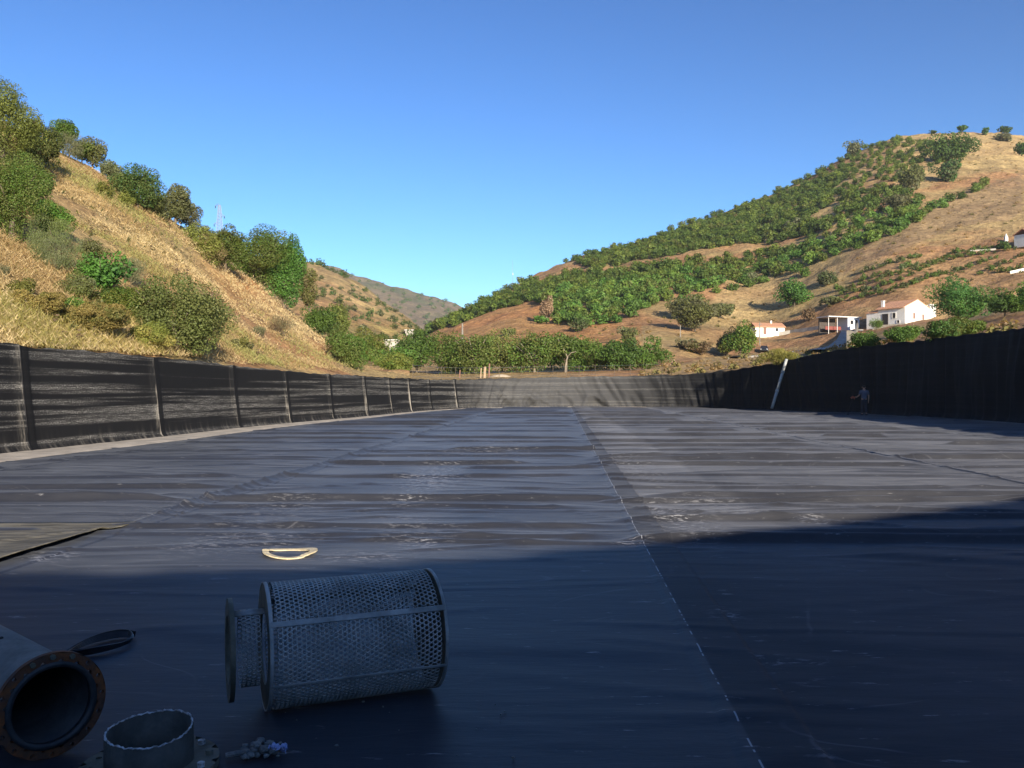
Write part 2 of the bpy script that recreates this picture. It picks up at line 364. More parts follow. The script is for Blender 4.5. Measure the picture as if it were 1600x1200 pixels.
VROW = np.concatenate([[-0.012, 0.0, 0.02, 0.05], np.linspace(0.09, 0.93, 22), [0.96, 0.98, 0.995, 1.0]])
def wall_grid(s, off=0.0, vlo=-1, vhi=2):
    s = np.asarray(s)[:, None]; v = VROW[None, :]
    p, t, n = wall_frame(s[:, 0])
    left = s[:, 0] < S_FAR0
    scal = 0.05 * (fbm(s[:, 0] * 0.8, s[:, 0] * 0, 5, 3) - 0.5) * 2 - 0.05 * np.abs(np.sin(s[:, 0] * np.pi / 1.5)) * 0.8
    top = p[:, 2] + scal * np.where(left, 1.0, np.where(s[:, 0] > S_FAR1 + 50, 0.3, 1.5))
    d = wall_disp(s, v, top) + off + 0.10 * (1 - v) ** 2 + 0.16 * np.exp(-np.clip(v, 0, 1) / 0.025)
    lean = -0.18 * v
    x = p[:, 0:1] + n[:, 0:1] * (d + lean); y = p[:, 1:2] + n[:, 1:2] * (d + lean); z = top[:, None] * v
    # the liner turns outward over the top of the bank
    xt, yt, zt = x[:, -1], y[:, -1], z[:, -1]
    ext = [(-0.10, 0.012), (-0.30, -0.03), (-0.55, -0.16)]
    X = np.concatenate([x] + [(xt + n[:, 0] * e)[:, None] for e, _ in ext], 1)
    Y = np.concatenate([y] + [(yt + n[:, 1] * e)[:, None] for e, _ in ext], 1)
    Z = np.concatenate([z] + [(zt + h)[:, None] for _, h in ext], 1)
    V = np.concatenate([Z[:, :len(VROW)], top[:, None] + np.array([[0.1, 0.3, 0.5]])], 1)
    return X, Y, Z, V
def grid_faces(a, b, flip=False):
    i = np.arange(a - 1)[:, None] * b + np.arange(b - 1)[None, :]
    q = np.stack([i, i + b, i + b + 1, i + 1], -1).reshape(-1, 4)
    return q[:, ::-1] if flip else q

wall = empty('pond_wall', (-13.3, 8, 0))
tag(wall, 'tall bank wall all round the empty pond hung with black plastic liner', 'wall')
WLOC = Vector((-13.3, 8, 0))
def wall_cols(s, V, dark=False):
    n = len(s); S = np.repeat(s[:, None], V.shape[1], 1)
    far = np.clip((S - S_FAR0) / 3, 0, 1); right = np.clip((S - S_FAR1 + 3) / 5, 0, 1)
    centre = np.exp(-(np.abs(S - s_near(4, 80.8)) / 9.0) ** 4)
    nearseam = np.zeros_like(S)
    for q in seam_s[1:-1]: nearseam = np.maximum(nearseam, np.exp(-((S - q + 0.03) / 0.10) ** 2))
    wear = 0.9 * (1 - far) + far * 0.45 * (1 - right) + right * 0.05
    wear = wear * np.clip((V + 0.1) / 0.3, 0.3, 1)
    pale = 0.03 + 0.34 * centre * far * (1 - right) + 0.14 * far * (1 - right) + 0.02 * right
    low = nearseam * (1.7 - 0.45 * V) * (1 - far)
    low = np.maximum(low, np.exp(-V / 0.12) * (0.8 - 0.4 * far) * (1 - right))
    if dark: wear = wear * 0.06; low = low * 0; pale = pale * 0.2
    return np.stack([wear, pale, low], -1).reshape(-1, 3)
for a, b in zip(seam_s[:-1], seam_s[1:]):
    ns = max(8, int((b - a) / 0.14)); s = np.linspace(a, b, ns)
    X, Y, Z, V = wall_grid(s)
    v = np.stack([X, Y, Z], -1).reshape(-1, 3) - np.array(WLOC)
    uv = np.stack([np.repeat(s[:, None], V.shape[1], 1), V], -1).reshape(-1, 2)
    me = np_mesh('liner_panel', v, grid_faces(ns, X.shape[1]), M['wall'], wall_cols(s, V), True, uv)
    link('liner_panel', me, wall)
for q in seam_s[3:14]:  # clean sheet overlaps; the ridge's shadow is also painted into their dark colour
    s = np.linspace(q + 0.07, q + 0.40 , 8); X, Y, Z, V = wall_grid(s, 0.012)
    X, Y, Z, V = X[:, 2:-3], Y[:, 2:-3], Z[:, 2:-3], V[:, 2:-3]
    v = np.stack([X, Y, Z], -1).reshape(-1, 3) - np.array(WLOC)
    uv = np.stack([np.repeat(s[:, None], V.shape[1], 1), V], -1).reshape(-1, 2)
    link('overlap_shade_strip', np_mesh('overlap_shade_strip', v, grid_faces(8, X.shape[1]), M['wall'], wall_cols(s, V, True), True, uv), wall)

# ------------------------------------------------------------------ the pond floor: black liner with creases and folds
def in_poly(x, y, P):
    c = np.zeros(np.shape(x), bool); j = len(P) - 1
    for i in range(len(P)):
        xi, yi, xj, yj = P[i][0], P[i][1], P[j][0], P[j][1]
        c ^= ((yi > y) != (yj > y)) & (x < (xj - xi) * (y - yi) / (yj - yi + 1e-12) + xi); j = i
    return c
ys = [-8.5]
while ys[-1] < 82.5: ys.append(ys[-1] + max(0.035, 0.0036 * max(ys[-1], 0)) if ys[-1] > 2.5 else ys[-1] + 0.12)
ys = np.array(ys)
ss = set(np.round(np.arange(-17, 30, 0.125), 3))
for q in SEAMS: ss |= {round(q + e, 3) for e in (-0.08, -0.05, -0.03, -0.015, 0, 0.015, 0.03, 0.05, 0.08, 0.27, 0.30, 0.315, 0.33, 0.36)}
ss = np.array(sorted(x for x in ss if -17 < x < 30))
SSg, YYg = np.meshgrid(ss, ys, indexing='ij')
XXg = SSg + SEAM_K * YYg
def floor_z():
    z = 0.02 * (fbm(XXg * 0.35, YYg * 0.35, 2, 3) - 0.5)
    fr = np.random.default_rng(21)
    near = np.clip((YYg + 2) / 6, 0, 1)
    def fold(s0, s1, y0, slope, curve, amp, wd, soft=0.7):
        wd = max(wd * 0.55, 0.0046 * y0, 0.035); amp = amp * 0.66
        i0, i1 = np.searchsorted(ss, s0), np.searchsorted(ss, s1)
        if i1 - i0 < 2: return
        S = ss[i0:i1]; u = (S - S.mean()) / max(0.1, (s1 - s0) / 2)
        yc = y0 + slope * (S - S.mean()) + curve * u * u + 0.045 * (fbm(S * 0.8, S * 0 + y0, 4, 3) - 0.5) * 2
        lo, hi = yc.min() - 4 * wd, yc.max() + 4 * wd
        j0, j1 = np.searchsorted(ys, lo), np.searchsorted(ys, hi)
        if j1 <= j0: return
        d = (ys[None, j0:j1] - yc[:, None]) / wd
        env = np.clip((1 - np.abs(u)) / soft * 3.2, 0, 1) * (0.85 + 0.3 * vnoise(S * 0.9, S * 0 + y0 * 3.1, 8))
        prof = np.where(d < 0, np.exp(-(d / 0.8) ** 2), np.exp(-(d / 2.2) ** 2))
        z[i0:i1, j0:j1] += amp * env[:, None] * prof
    # the folds that read clearly in the photograph
    for a in [(-5.6,1.2,12.2,0.0,-.15,.125,.2),(0.9,8.6,12.55,.02,.1,.12,.2),(7.4,14.5,13.0,.02,0,.10,.2),(0.6,8.2,19.2,0.02,.1,.10,.22),(-5.3,1.0,9.1,-.03,.1,.045,.16),
              (1.1,9.5,9.25,.01,-.2,.10,.2),(-5.4,.9,15.3,.03,.3,.07,.2),(-2.5,1.0,17.0,.12,.4,.08,.2),(-5.2,.9,21.5,0.02,.2,.09,.25),(0.8,8,23.8,.02,.2,.11,.25),(7.9,15,20.5,.03,.2,.09,.25),
              (-12,-5.2,12.0,.03,.1,.09,.2),(-12,-5.2,15.2,.05,.2,.07,.2),(-12,-5,19.5,0.02,.2,.08,.25),(0.9,5.0,14.2,-.35,.2,.06,.14),(2.5,7.0,11.1,-.22,.1,.05,.12),(1.0,4.5,10.4,-.5,.1,.06,.12),
              (2.2,9.0,7.3,-.2,.2,.035,.3),(3.5,10,6.1,-.25,.2,.035,.35),(1.3,5.5,4.9,-.2,.1,.02,.25),(-3.2,0.8,5.2,-.16,.2,.025,.3),(-6,-2.6,6.7,.1,.2,.02,.3)]: fold(*a)
    for p0, p1 in zip(SEAMS[:-1], SEAMS[1:]):
        y = 8.6 + fr.random() * 1.2
        while y < 80:
            full = fr.random() < 0.75
            w_ = (p1 - p0) * (1.0 if full else 0.3 + 0.5 * fr.random()); c = p0 + (p1 - p0) * (0.5 if full else 0.2 + 0.6 * fr.random())
            fold(max(p0, c - w_ / 2) - 0.3 * fr.random(), min(p1, c + w_ / 2) + 0.3 * fr.random(), y, fr.normal(0, 0.035), fr.normal(0, 0.15),
                 (0.045 + 0.085 * fr.random() ** 2.0) * (1 + y / 60), 0.09 + 0.09 * fr.random() + y * 0.002)
            y += 1.15 + fr.exponential(1.0) + y * 0.026
        for _ in range(150):                        # small slanting creases
            y = 4 + 50 * fr.random() ** 1.5; ck = 0.35 if y < 8.5 else 1.0; c = p0 + (p1 - p0) * fr.random(); l = 0.5 + 1.6 * fr.random()
            fold(c - l, c + l, y, fr.normal(0, 0.33), fr.normal(0, 0.15), (0.009 + 0.022 * fr.random()) * ck, 0.04 + 0.05 * fr.random())
        for _ in range(110):                        # fine crosswise wrinkles
            y = 8 + 45 * fr.random() ** 1.4; c = p0 + (p1 - p0) * fr.random(); l = 0.4 + 1.3 * fr.random()
            fold(max(p0, c - l), min(p1, c + l), y, fr.normal(0, 0.10), fr.normal(0, 0.08), 0.008 + 0.013 * fr.random(), 0.04 + 0.03 * fr.random())
    # overlap of the sheets at each seam
    for q in SEAMS:
        z += np.where(SSg < q + 0.315, 0.010, 0) * (SSg > q - 0.05)
    z += 0.085 * np.exp(-((SSg + 5.15) / 0.045) ** 2) * np.clip((YYg - 9.9) / 1.5, 0, 1) * (0.55 + 0.5 * vnoise(YYg * 0.35, YYg * 0, 6))
    z += 0.03 * np.exp(-((SSg - 7.95) / 0.07) ** 2) * np.clip((YYg - 9.9) / 1.5, 0, 1) * vnoise(YYg * 0.9, YYg * 0, 16)
    fore = np.exp(-((XXg + 1.6) / 1.9) ** 4 - ((YYg - 3.9) / 1.25) ** 4)       # flat where things stand
    return z * near * (1 - 0.85 * fore)
ZZg = floor_z()
P2 = _raw[:, :2]
# stay flat along the wall
def dist_wall(x, y):
    out = np.full(x.shape, 99.0); Q = P2[::6]
    for a, b in zip(Q, np.roll(Q, -1, 0)):
        e = b - a; L2 = (e ** 2).sum(); u = np.clip(((x - a[0]) * e[0] + (y - a[1]) * e[1]) / L2, 0, 1)
        out = np.minimum(out, (x - a[0] - u * e[0]) ** 2 + (y - a[1] - u * e[1]) ** 2)
    return np.sqrt(out)
sub = (slice(None, None, 6), slice(None, None, 6))
DWs = dist_wall(XXg[sub], YYg[sub])
def upsample(A, shape):
    i = np.linspace(0, A.shape[0] - 1, shape[0]); j = np.arange(shape[1]) / 6.0
    i = np.clip(np.arange(shape[0]) / 6.0, 0, A.shape[0] - 1.001); j = np.clip(j, 0, A.shape[1] - 1.001)
    i0 = i.astype(int); j0 = j.astype(int); fi = (i - i0)[:, None]; fj = (j - j0)[None, :]
    return (A[i0][:, j0] * (1 - fi) + A[i0 + 1][:, j0] * fi) * (1 - fj) + (A[i0][:, j0 + 1] * (1 - fi) + A[i0 + 1][:, j0 + 1] * fi) * fj
DW = upsample(DWs, XXg.shape)
ZZg = ZZg * np.clip((DW - np.where(XXg < 0, 1.0, 0.3)) / 1.4, 0.04, 1)
INS = in_poly(XXg, YYg, P2) | (DW < 0.4)
def cl(x): return np.clip(x, 0, 1)
dust = np.where(SSg > 0.85, 0.20 + 0.09 * cl((SSg - 1.0) / 0.9), 0.20); dust = np.where(SSg > 7.95, 0.30, dust); dust = np.where(SSg < -5.2, 0.19, dust)
dust = dust + 0.25 * cl(1 - DW / 1.5) + np.where((SSg > 0.85) & (SSg < 2.6), 0.10 * cl((YYg - 7) / 4), 0)
gloss = np.where(SSg > 0.85, 0.35, 0.95); gloss = np.where(SSg < -5.2, 0.85, gloss); gloss = np.where(SSg > 7.95, 0.3, gloss)
band = (SSg > 0.85) & (SSg < 1.165); dust = np.where(band, 0.19, dust); gloss = np.where(band, 0.42, gloss)
dust = np.where(YYg < 7, dust * 0.75, dust)
fleck = np.zeros_like(SSg)
for (px, py, rx, ry, a) in [(675,745,45,22,1.0),(700,735,30,10,.8),(660,850,28,7,1),(640,780,30,14,.6),(640,815,40,14,.4),(560,870,70,9,.6),(985,848,30,6,.9),(1052,812,26,32,.8),(1075,820,50,20,.6),(1110,790,60,14,.35),
                         (80,872,40,8,.9),(330,850,60,18,.5),(420,846,70,20,.45),(240,800,60,20,.3),(1135,960,18,10,.6),(1196,1030,16,9,.8),(1245,985,9,4,.7),(1273,1032,18,5,.7),(1258,1066,16,7,.6),
                         (1288,1178,20,8,.5),(1190,998,14,6,.5),(1020,940,18,5,.6),(760,700,70,16,.3),(990,730,30,20,.4),(660,835,60,30,.3),(430,800,70,30,.3),(1270,815,20,8,.6),(1170,800,16,5,.6),(340,905,14,6,.6)]:
    D = EYE * F / (py - HZ); x0 = (px - CX) * D / F; wx = rx * D / F; wy = ry * D * D / (EYE * F)
    fleck = np.maximum(fleck, a * np.exp(-(((XXg - x0) / wx) ** 2 + ((YYg - D) / wy) ** 2) ** 1.5))
nv = XXg.size
v = np.stack([XXg, YYg, ZZg], -1).reshape(-1, 3)
fc = grid_faces(XXg.shape[0], XXg.shape[1]); ins = INS.ravel(); fc = fc[ins[fc].all(1)]
used = np.zeros(nv, bool); used[fc.ravel()] = True; idx = np.cumsum(used) - 1
me = np_mesh('pond_floor', v[used], idx[fc], M['floor'], np.stack([dust, gloss, fleck], -1).reshape(-1, 3)[used], True)
tag(link('pond_floor', me), 'floor of the empty pond, black plastic liner laid in long creased sheets', None, None, 'structure')
def floor_h(x, y):
    i = np.clip(np.searchsorted(ss, x - SEAM_K * y), 0, len(ss) - 1); j = np.clip(np.searchsorted(ys, y), 0, len(ys) - 1); return float(ZZg[i, j])

# pale dusty strip along the foot of the left wall
s = np.linspace(s_near(-13.3, 5), s_near(14, 78.6), 560); p, t, n = wall_frame(s)
wd = np.interp(s, [s[0], s_near(-12.0, 28), s_near(-8.9, 50.7), s_near(-5.5, 69.5), s[-1]], [1.75, 1.6, 1.0, 0.55, 0.45]) + 0.2 * (fbm(s * 0.25, s * 0, 12, 3) - 0.5)
rows = []
for e, h in ((0.05, 0.035), (0.35, 0.03), (0.7, 0.028), (0.93, 0.026), (1.0, 0.004)):
    rows.append(np.stack([p[:, 0] + n[:, 0] * wd * e, p[:, 1] + n[:, 1] * wd * e, np.full(len(s), h) + 0.012 * fbm(s * 2, s * 0 + e * 5, 3, 2)], -1))
vv = np.stack(rows, 1).reshape(-1, 3)
M['strip'] = m_plain('dusty_strip', (0.55, 0.48, 0.39), (0.36, 0.315, 0.26), 0.95, 0, 1.3, bump=0.5)
tag(link('edge_strip', np_mesh('edge_strip', vv, grid_faces(len(s), 5), M['strip'], None, True)), 'pale dusty strip along the foot of the left wall', None, None, 'structure')

# ------------------------------------------------------------------ ground outside, and hills
M['soil_flat'] = m_plain('dry_ground', (0.30, 0.20, 0.11), (0.40, 0.29, 0.16), 0.95, 0, 0.3, bump=0.6, bdist=0.1)
s = np.linspace(0, PER, 400, endpoint=False); p, t, n = wall_frame(s)
ctr = np.array([5.0, 38.0]); rings = []
for e, z in ((0.45, None), (1.3, -0.7), (3.5, -9), (12, -9), (60, -9), (400, -9), (2500, -9)):
    if z is None: zz = p[:, 2] - 0.16
    elif z > -5: zz = p[:, 2] + z
    else: zz = np.full(len(s), 0.4)
    rad = p[:, :2] - ctr; rad /= np.linalg.norm(rad, axis=1, keepdims=True); nn = (-n if e < 5 else rad)
    rings.append(np.stack([p[:, 0] + nn[:, 0] * e, p[:, 1] + nn[:, 1] * e, zz], -1))
v = np.stack(rings, 1).reshape(-1, 3); R = len(rings); i = np.arange(len(s)); i2 = (i + 1) % len(s)
fcs = np.concatenate([np.stack([i * R + k, i * R + k + 1, i2 * R + k + 1, i2 * R + k], -1) for k in range(R - 1)])
tag(link('ground', np_mesh('ground', v, fcs, M['soil_flat'], None, True)), 'dry ground round the pond', None, None, 'structure')

def ray_wall(px):
    """depth at which the line of sight through column px leaves the pond, and the height of the wall there"""
    px = np.atleast_1d(np.asarray(px, float)); D = np.zeros(len(px)); H = np.zeros(len(px)); Q = np.vstack([_raw, _raw[:1]])
    for k, u in enumerate(px):
        m = (u - CX) / F; g = Q[:, 0] - m * Q[:, 1]; i = np.where((g[:-1] * g[1:] <= 0))[0]
        best = (0, 2.8)
        for j in i:
            f = g[j] / (g[j] - g[j + 1] + 1e-12); y = Q[j, 1] + f * (Q[j + 1, 1] - Q[j, 1])
            if y > best[0]: best = (y, Q[j, 2] + f * (Q[j + 1, 2] - Q[j, 2]))
        D[k], H[k] = best
    return D, H

class Hill:
    """terrain given as a stack of level lines: for each compass column, image height and true distance of each line"""
    def __init__(s, px0, px1, step, levels, bump, wallfoot=True):
        s.px = np.arange(px0, px1 + step, step, dtype=float); s.bump = bump
        L = []
        if wallfoot:
            D, H = ray_wall(s.px); D = D + np.interp(s.px, [0, 600, 1600], [0.9, 1.2, 1.2]); z = H - 0.22
            L.append((HZ - (z - EYE) * F / D, D))
        for lv in levels:
            t = np.array(lv, float); L.append((np.interp(s.px, t[:, 0], t[:, 1]), np.interp(s.px, t[:, 0], t[:, 2])))
        ker = np.ones(9) / 9
        s.Y = np.array([l[0] for l in L]); s.D = np.array([l[1] for l in L])
        for k in range(1 if wallfoot else 0, len(L)):
            pad = np.pad(s.Y[k], 4, 'edge'); s.Y[k] = np.convolve(pad, ker, 'valid')
            pad = np.pad(s.D[k], 4, 'edge'); s.D[k] = np.convolve(pad, ker, 'valid')
        for k in range(1, len(L)):
            s.Y[k] = np.minimum(s.Y[k], s.Y[k - 1] - 0.5); s.D[k] = np.maximum(s.D[k], s.D[k - 1] + 0.3)
    def depth(s, px, py):
        px = np.atleast_1d(np.asarray(px, float)); py = np.atleast_1d(np.asarray(py, float))
        K = len(s.Y); y = np.stack([np.interp(px, s.px, s.Y[k]) for k in range(K)]); d = np.stack([np.interp(px, s.px, s.D[k]) for k in range(K)])
        inv = 1 / d[0]
        out = inv.copy()
        for k in range(K - 1):
            f = np.clip((y[k] - py) / (y[k] - y[k + 1]), 0, 1)
            seg = 1 / d[k] + f * (1 / d[k + 1] - 1 / d[k]); out = np.where(py < y[k], seg, out)
        return 1 / out
    def pt(s, px, py):
        D = s.depth(px, py); px = np.atleast_1d(px); py = np.atleast_1d(py)
        X = (px - CX) * D / F; Z = EYE + (HZ - py) * D / F
        return np.stack([X, D, Z + s.relief(X, D, py)], -1)
    def relief(s, X, D, py):
        a = s.bump
        r = a * (fbm(X / (a * 5), D / (a * 5), 5, 5) - 0.5) * 2
        return r * np.clip((D - 18) / (60 if a < 1 else 300), 0.05, 1)
    def mesh(s, rows, back, colour):
        n = len(s.px); f = np.linspace(0, 1, rows)
        PX = np.repeat(s.px[:, None], rows, 1); PY = s.Y[0][:, None] + (s.Y[-1] - s.Y[0])[:, None] * f[None, :]
        P = s.pt(PX.ravel(), PY.ravel()).reshape(n, rows, 3)
        P[:, 0, 2] = EYE + (HZ - PY[:, 0]) * P[:, 0, 1] / F
        c = colour(PX, PY, P)
        bl = []
        for mul, dz in back:
            q = P[:, -1].copy(); q[:, :2] *= mul; q[:, 2] = (q[:, 2] - EYE) * (mul if dz > -900 else 1) + EYE + dz * (1 if dz > -900 else 0)
            bl.append(q[:, None])
        V = np.concatenate([P] + bl, 1); C_ = np.concatenate([c] + [c[:, -1:]] * len(bl), 1)
        return V.reshape(-1, 3), grid_faces(n, V.shape[1]), C_.reshape(-1, 3)

def inp(px, py, poly): return in_poly(px, py, poly)
def soft(px, py, cx, cy, rx, ry, p=2): return np.exp(-(((px - cx) / rx) ** 2 + ((py - cy) / ry) ** 2) ** (p / 2))
STRAW, STRAW2, SOIL, ORANGE, OLIVE, PLOUGH = (np.array(c) for c in ((0.46,0.35,0.185),(0.40,0.295,0.155),(0.385,0.225,0.125),(0.50,0.24,0.10),(0.245,0.22,0.085),(0.29,0.205,0.13)))

LEFT = Hill(-1600, 640, 5, [[(-1600,180,45),(-800,80,48),(-300,60,52),(-60,150,55),(0,190,57),(40,215,58),(80,236,60),(130,256,62),(200,300,65),(260,332,70),(310,372,75),(350,405,80),(400,442,88),(450,482,96),(500,522,104),(530,548,110),(560,568,114),(600,578,118),(640,581,122)]], 0.75)
def col_left(px, py, P):
    a = fbm(P[..., 0] / 6, P[..., 1] / 6 + P[..., 2] / 6, 61, 4)[..., None]; b = fbm(P[..., 0] / 1.7, P[..., 1] / 2 + P[..., 2] / 2, 62, 4)[..., None]
    c = STRAW + (SOIL - STRAW) * cl((a - 0.47) * 5); c = c + (OLIVE - c) * (cl((b - 0.6) * 5) * 0.45)
    for (cx, cy, rx, ry, cc, k) in [(385,435,45,40,ORANGE,.9),(350,400,35,25,ORANGE,.7),(420,480,40,40,SOIL,.6),(120,500,110,50,OLIVE,.4),(30,380,60,30,ORANGE,.35),(470,555,110,18,SOIL,.5),(230,380,40,30,OLIVE,.35),(250,345,50,18,SOIL,.6),(40,520,90,14,SOIL,.4),(505,545,30,30,ORANGE,.4)]:
        m = soft(px, py, cx, cy, rx, ry)[..., None] * k; c = c + (cc - c) * m
    return c
V_, F_, C_ = LEFT.mesh(170, [(1.1, -0.8), (1.6, -4), (3.2, -12), (5.5, -60)], col_left)
tag(link('left_hillside', np_mesh('left_hillside', V_, F_, M['soil_near'], C_, True)), 'steep dry grassy hillside rising behind the left wall', None, None, 'structure')

RIGHT = Hill(560, 2700, 5, [
 [(560,584,130),(640,582,135),(1000,573,130),(1050,563,135),(1200,551,170),(1300,545,150),(1400,526,120),(1500,514,100),(1600,500,80),(2700,420,70)],
 [(560,560,215),(640,550,230),(700,526,240),(800,494,240),(900,508,210),(1000,500,205),(1100,500,205),(1200,518,205),(1300,515,180),(1400,505,165),(1480,498,165),(1600,470,160),(2700,370,140)],
 [(560,555,290),(600,545,300),(650,531,315),(700,500,330),(740,480,345),(800,450,370),(850,421,380),(880,409,385),(950,391,400),(1000,377,410),(1100,342,425),(1200,306,440),(1270,275,448),(1330,240,455),(1400,213,460),(1450,207,462),(1520,206,465),(1570,208,470),(1600,213,470),(1700,235,468),(1900,270,450),(2300,300,420),(2700,320,400)]], 1.6)
def col_right(px, py, P):
    a = fbm(P[..., 0] / 25, P[..., 1] / 25 + P[..., 2] / 20, 71, 4)[..., None]; b = fbm(P[..., 0] / 7, P[..., 1] / 7 + P[..., 2] / 5, 72, 4)[..., None]
    c = SOIL + (STRAW2 - SOIL) * cl((a - 0.40) * 5); c = c + (OLIVE - c) * (cl((b - 0.6) * 5) * 0.35)
    for poly, cc, k in [([(1120,455),(1250,430),(1330,395),(1440,335),(1540,285),(1600,270),(1600,340),(1480,365),(1340,415),(1300,440)], PLOUGH, .75),
                        ([(1300,480),(1340,430),(1440,400),(1600,372),(1720,380),(1720,470),(1480,470),(1380,480)], SOIL*1.0, .7),
                        ([(690,520),(760,488),(850,470),(880,500),(1000,505),(1000,560),(800,560),(640,560)], ORANGE, .5),
                        ([(1400,208),(1600,205),(1720,240),(1720,300),(1600,262),(1500,262),(1450,290),(1400,310)], STRAW, .7),
                        ([(1120,455),(1260,415),(1330,400),(1300,470),(1230,500),(1100,505)], STRAW, .5),
                        ([(1010,575),(1200,545),(1330,530),(1330,590),(1000,600)], STRAW*1.05, .6)]:
        m = inp(px + 10 * (b[..., 0] - .5), py + 16 * (a[..., 0] - .5), poly)[..., None] * k; c = c + (cc - c) * m
    return c
V_, F_, C_ = RIGHT.mesh(230, [(1.06, -4), (1.25, -45), (1.6, -160)], col_right)
tag(link('right_hill', np_mesh('right_hill', V_, F_, M['soil_mid'], C_, True)), 'broad hill planted with green orchards on the right', None, None, 'structure')

FAR = Hill(330, 790, 4, [
 [(330,600,150),(790,600,150)], [(330,540,230),(470,540,230),(600,560,230),(700,570,240),(790,580,250)],
 [(330,395,470),(440,404,480),(480,409,490),(530,426,500),(580,458,500),(620,484,480),(660,515,450),(700,540,420),(790,560,400)]], 3.0, False)
def col_far(px, py, P):
    a = fbm(P[..., 0] / 60, P[..., 1] / 60 + P[..., 2] / 30, 81, 4)[..., None]; b = fbm(P[..., 0] / 16, P[..., 1] / 16 + P[..., 2] / 10, 82, 4)[..., None]
    c = SOIL * 1.08 + (STRAW2 - SOIL) * cl((a - 0.45) * 4); c = c + (OLIVE - c) * (cl((b - 0.5) * 5) * 0.5)
    m = cl((py - 470) / 50)[..., None] * 0.45; c = c + (OLIVE * 1.25 - c) * m
    return c
V_, F_, C_ = FAR.mesh(120, [(1.1, -4), (1.4, -8)], col_far)
tag(link('far_hill', np_mesh('far_hill', V_, F_, M['soil_far'], C_, True)), 'dry reddish hill dotted with bushes at the end of the valley', None, None, 'structure')

RIDGE = Hill(420, 900, 4, [[(420,600,800),(900,600,800)], [(420,420,1600),(480,414,1610),(530,418,1620),(545,426,1640),(600,441,1680),(650,458,1720),(690,467,1740),(705,472,1750),(740,486,1750),(900,520,1750)]], 7.0, False)
V_, F_, C_ = RIDGE.mesh(80, [(1.1, -10), (1.5, -40)], lambda px, py, P: np.array([0.24, 0.19, 0.13]) + 0 * px[..., None] + (np.array([0.13, 0.14, 0.075]) - np.array([0.24, 0.19, 0.13])) * cl((fbm(P[..., 0] / 40, P[..., 2] / 20, 91, 4)[..., None] - .4) * 4))
tag(link('distant_ridge', np_mesh('distant_ridge', V_, F_, M['soil_far'], C_, True)), 'bluish scrubby ridge behind the far hill', None, None, 'structure')

# ------------------------------------------------------------------ vegetation
def leaf_cloud(cen, rad, n, size, col, seed, asp=0.62, up=0.25, vary=0.35, col2=None, broom=False, shell=0.72, rnd=0.46):
    r = np.random.default_rng(seed); k = len(cen)
    wgt = (rad[:, 0] * rad[:, 1] + rad[:, 0] * rad[:, 2]); b = r.choice(k, n, p=wgt / wgt.sum())
    d = r.normal(size=(n, 3)); d /= np.linalg.norm(d, axis=1, keepdims=True)
    rr = shell + (1.08 - shell) * r.random(n) ** 0.7
    pos = cen[b] + d * rad[b] * rr[:, None]
    nrm = d * (1.1 - rnd) + r.normal(size=(n, 3)) * rnd + np.array([0, 0, up]); nrm /= np.linalg.norm(nrm, axis=1, keepdims=True)
    ax = r.normal(size=(n, 3))
    if broom: ax = ax * 0.22 + np.array([0, 0, 1.0]) + (pos - cen.mean(0)) * np.array([0.25, 0.25, 0])
    ax = ax - nrm * (ax * nrm).sum(1, keepdims=True) if not broom else ax
    ax /= np.linalg.norm(ax, axis=1, keepdims=True); bx = np.cross(nrm, ax); bx /= np.linalg.norm(bx, axis=1, keepdims=True) + 1e-9
    L = size * (0.65 + 0.7 * r.random(n))[:, None]; a = 0.16 if broom else asp
    fold = nrm * L * 0.12
    v = np.stack([pos - ax * L * .5, pos + bx * L * a * .5 + fold, pos + ax * L * .5, pos - bx * L * a * .5 + fold], 1).reshape(-1, 3)
    c = np.array(col)[None, :] * (1 - vary / 2 + vary * r.random((n, 1)))
    if col2 is not None:
        m = (r.random(k)[b] * 0.6 + 0.4 * r.random(n))[:, None]; m = np.clip((m - 0.35) * 2.2, 0, 1); c = c + (np.array(col2)[None] - c) * m
    c = c * (0.88 + 0.24 * r.random(k)[b])[:, None]
    f = np.arange(n * 4).reshape(n, 4)
    return v, f, np.repeat(c, 4, 0)

def crown_blobs(w, h, z0, seed, k=22, lump=0.36, lopk=0.22):
    r = np.random.default_rng(seed); d = r.normal(size=(k, 3)); d /= np.linalg.norm(d, axis=1, keepdims=True); d[:, 2] = d[:, 2] * 0.9
    rr = 0.42 + 0.34 * r.random(k)
    lop = 1 + lopk * r.normal(size=(k, 1)).clip(-1.3, 1.3)
    half = np.array([w / 2, w / 2, h / 2])
    cen = d * half * rr[:, None] * lop + np.array([0, 0, z0 + h / 2])
    rad = half * (lump * (0.65 + 0.7 * r.random((k, 1))))
    m = min(half) * lump
    rad = np.minimum(rad, m * 1.7)
    cen = np.vstack([cen, [[0, 0, z0 + h * 0.45]]]); rad = np.vstack([rad, half * 0.55])
    return cen, rad

def trunk_mesh(w, h, z0, seed, r0, limbs=4):
    r = random.Random(seed); mb = MB()
    top = z0 + h * 0.45
    mb.tube([(0, 0, -0.3), (0.03 * h * r.uniform(-1, 1), 0.03 * h * r.uniform(-1, 1), top * 0.5), (0.05 * h * r.uniform(-1, 1), 0.05 * h * r.uniform(-1, 1), top)], [r0 * 1.25, r0, r0 * 0.6], 7)
    for k in range(limbs):
        a = 2 * math.pi * (k + r.random() * .6) / limbs; st = top * r.uniform(0.35, 0.7)
        e = (math.cos(a) * w * .33, math.sin(a) * w * .33, z0 + h * r.uniform(.5, .8)); m = (e[0] * .4, e[1] * .4, st + (e[2] - st) * .55)
        mb.tube([(0, 0, st), m, e], [r0 * .6, r0 * .42, r0 * .15], 5)
    return mb

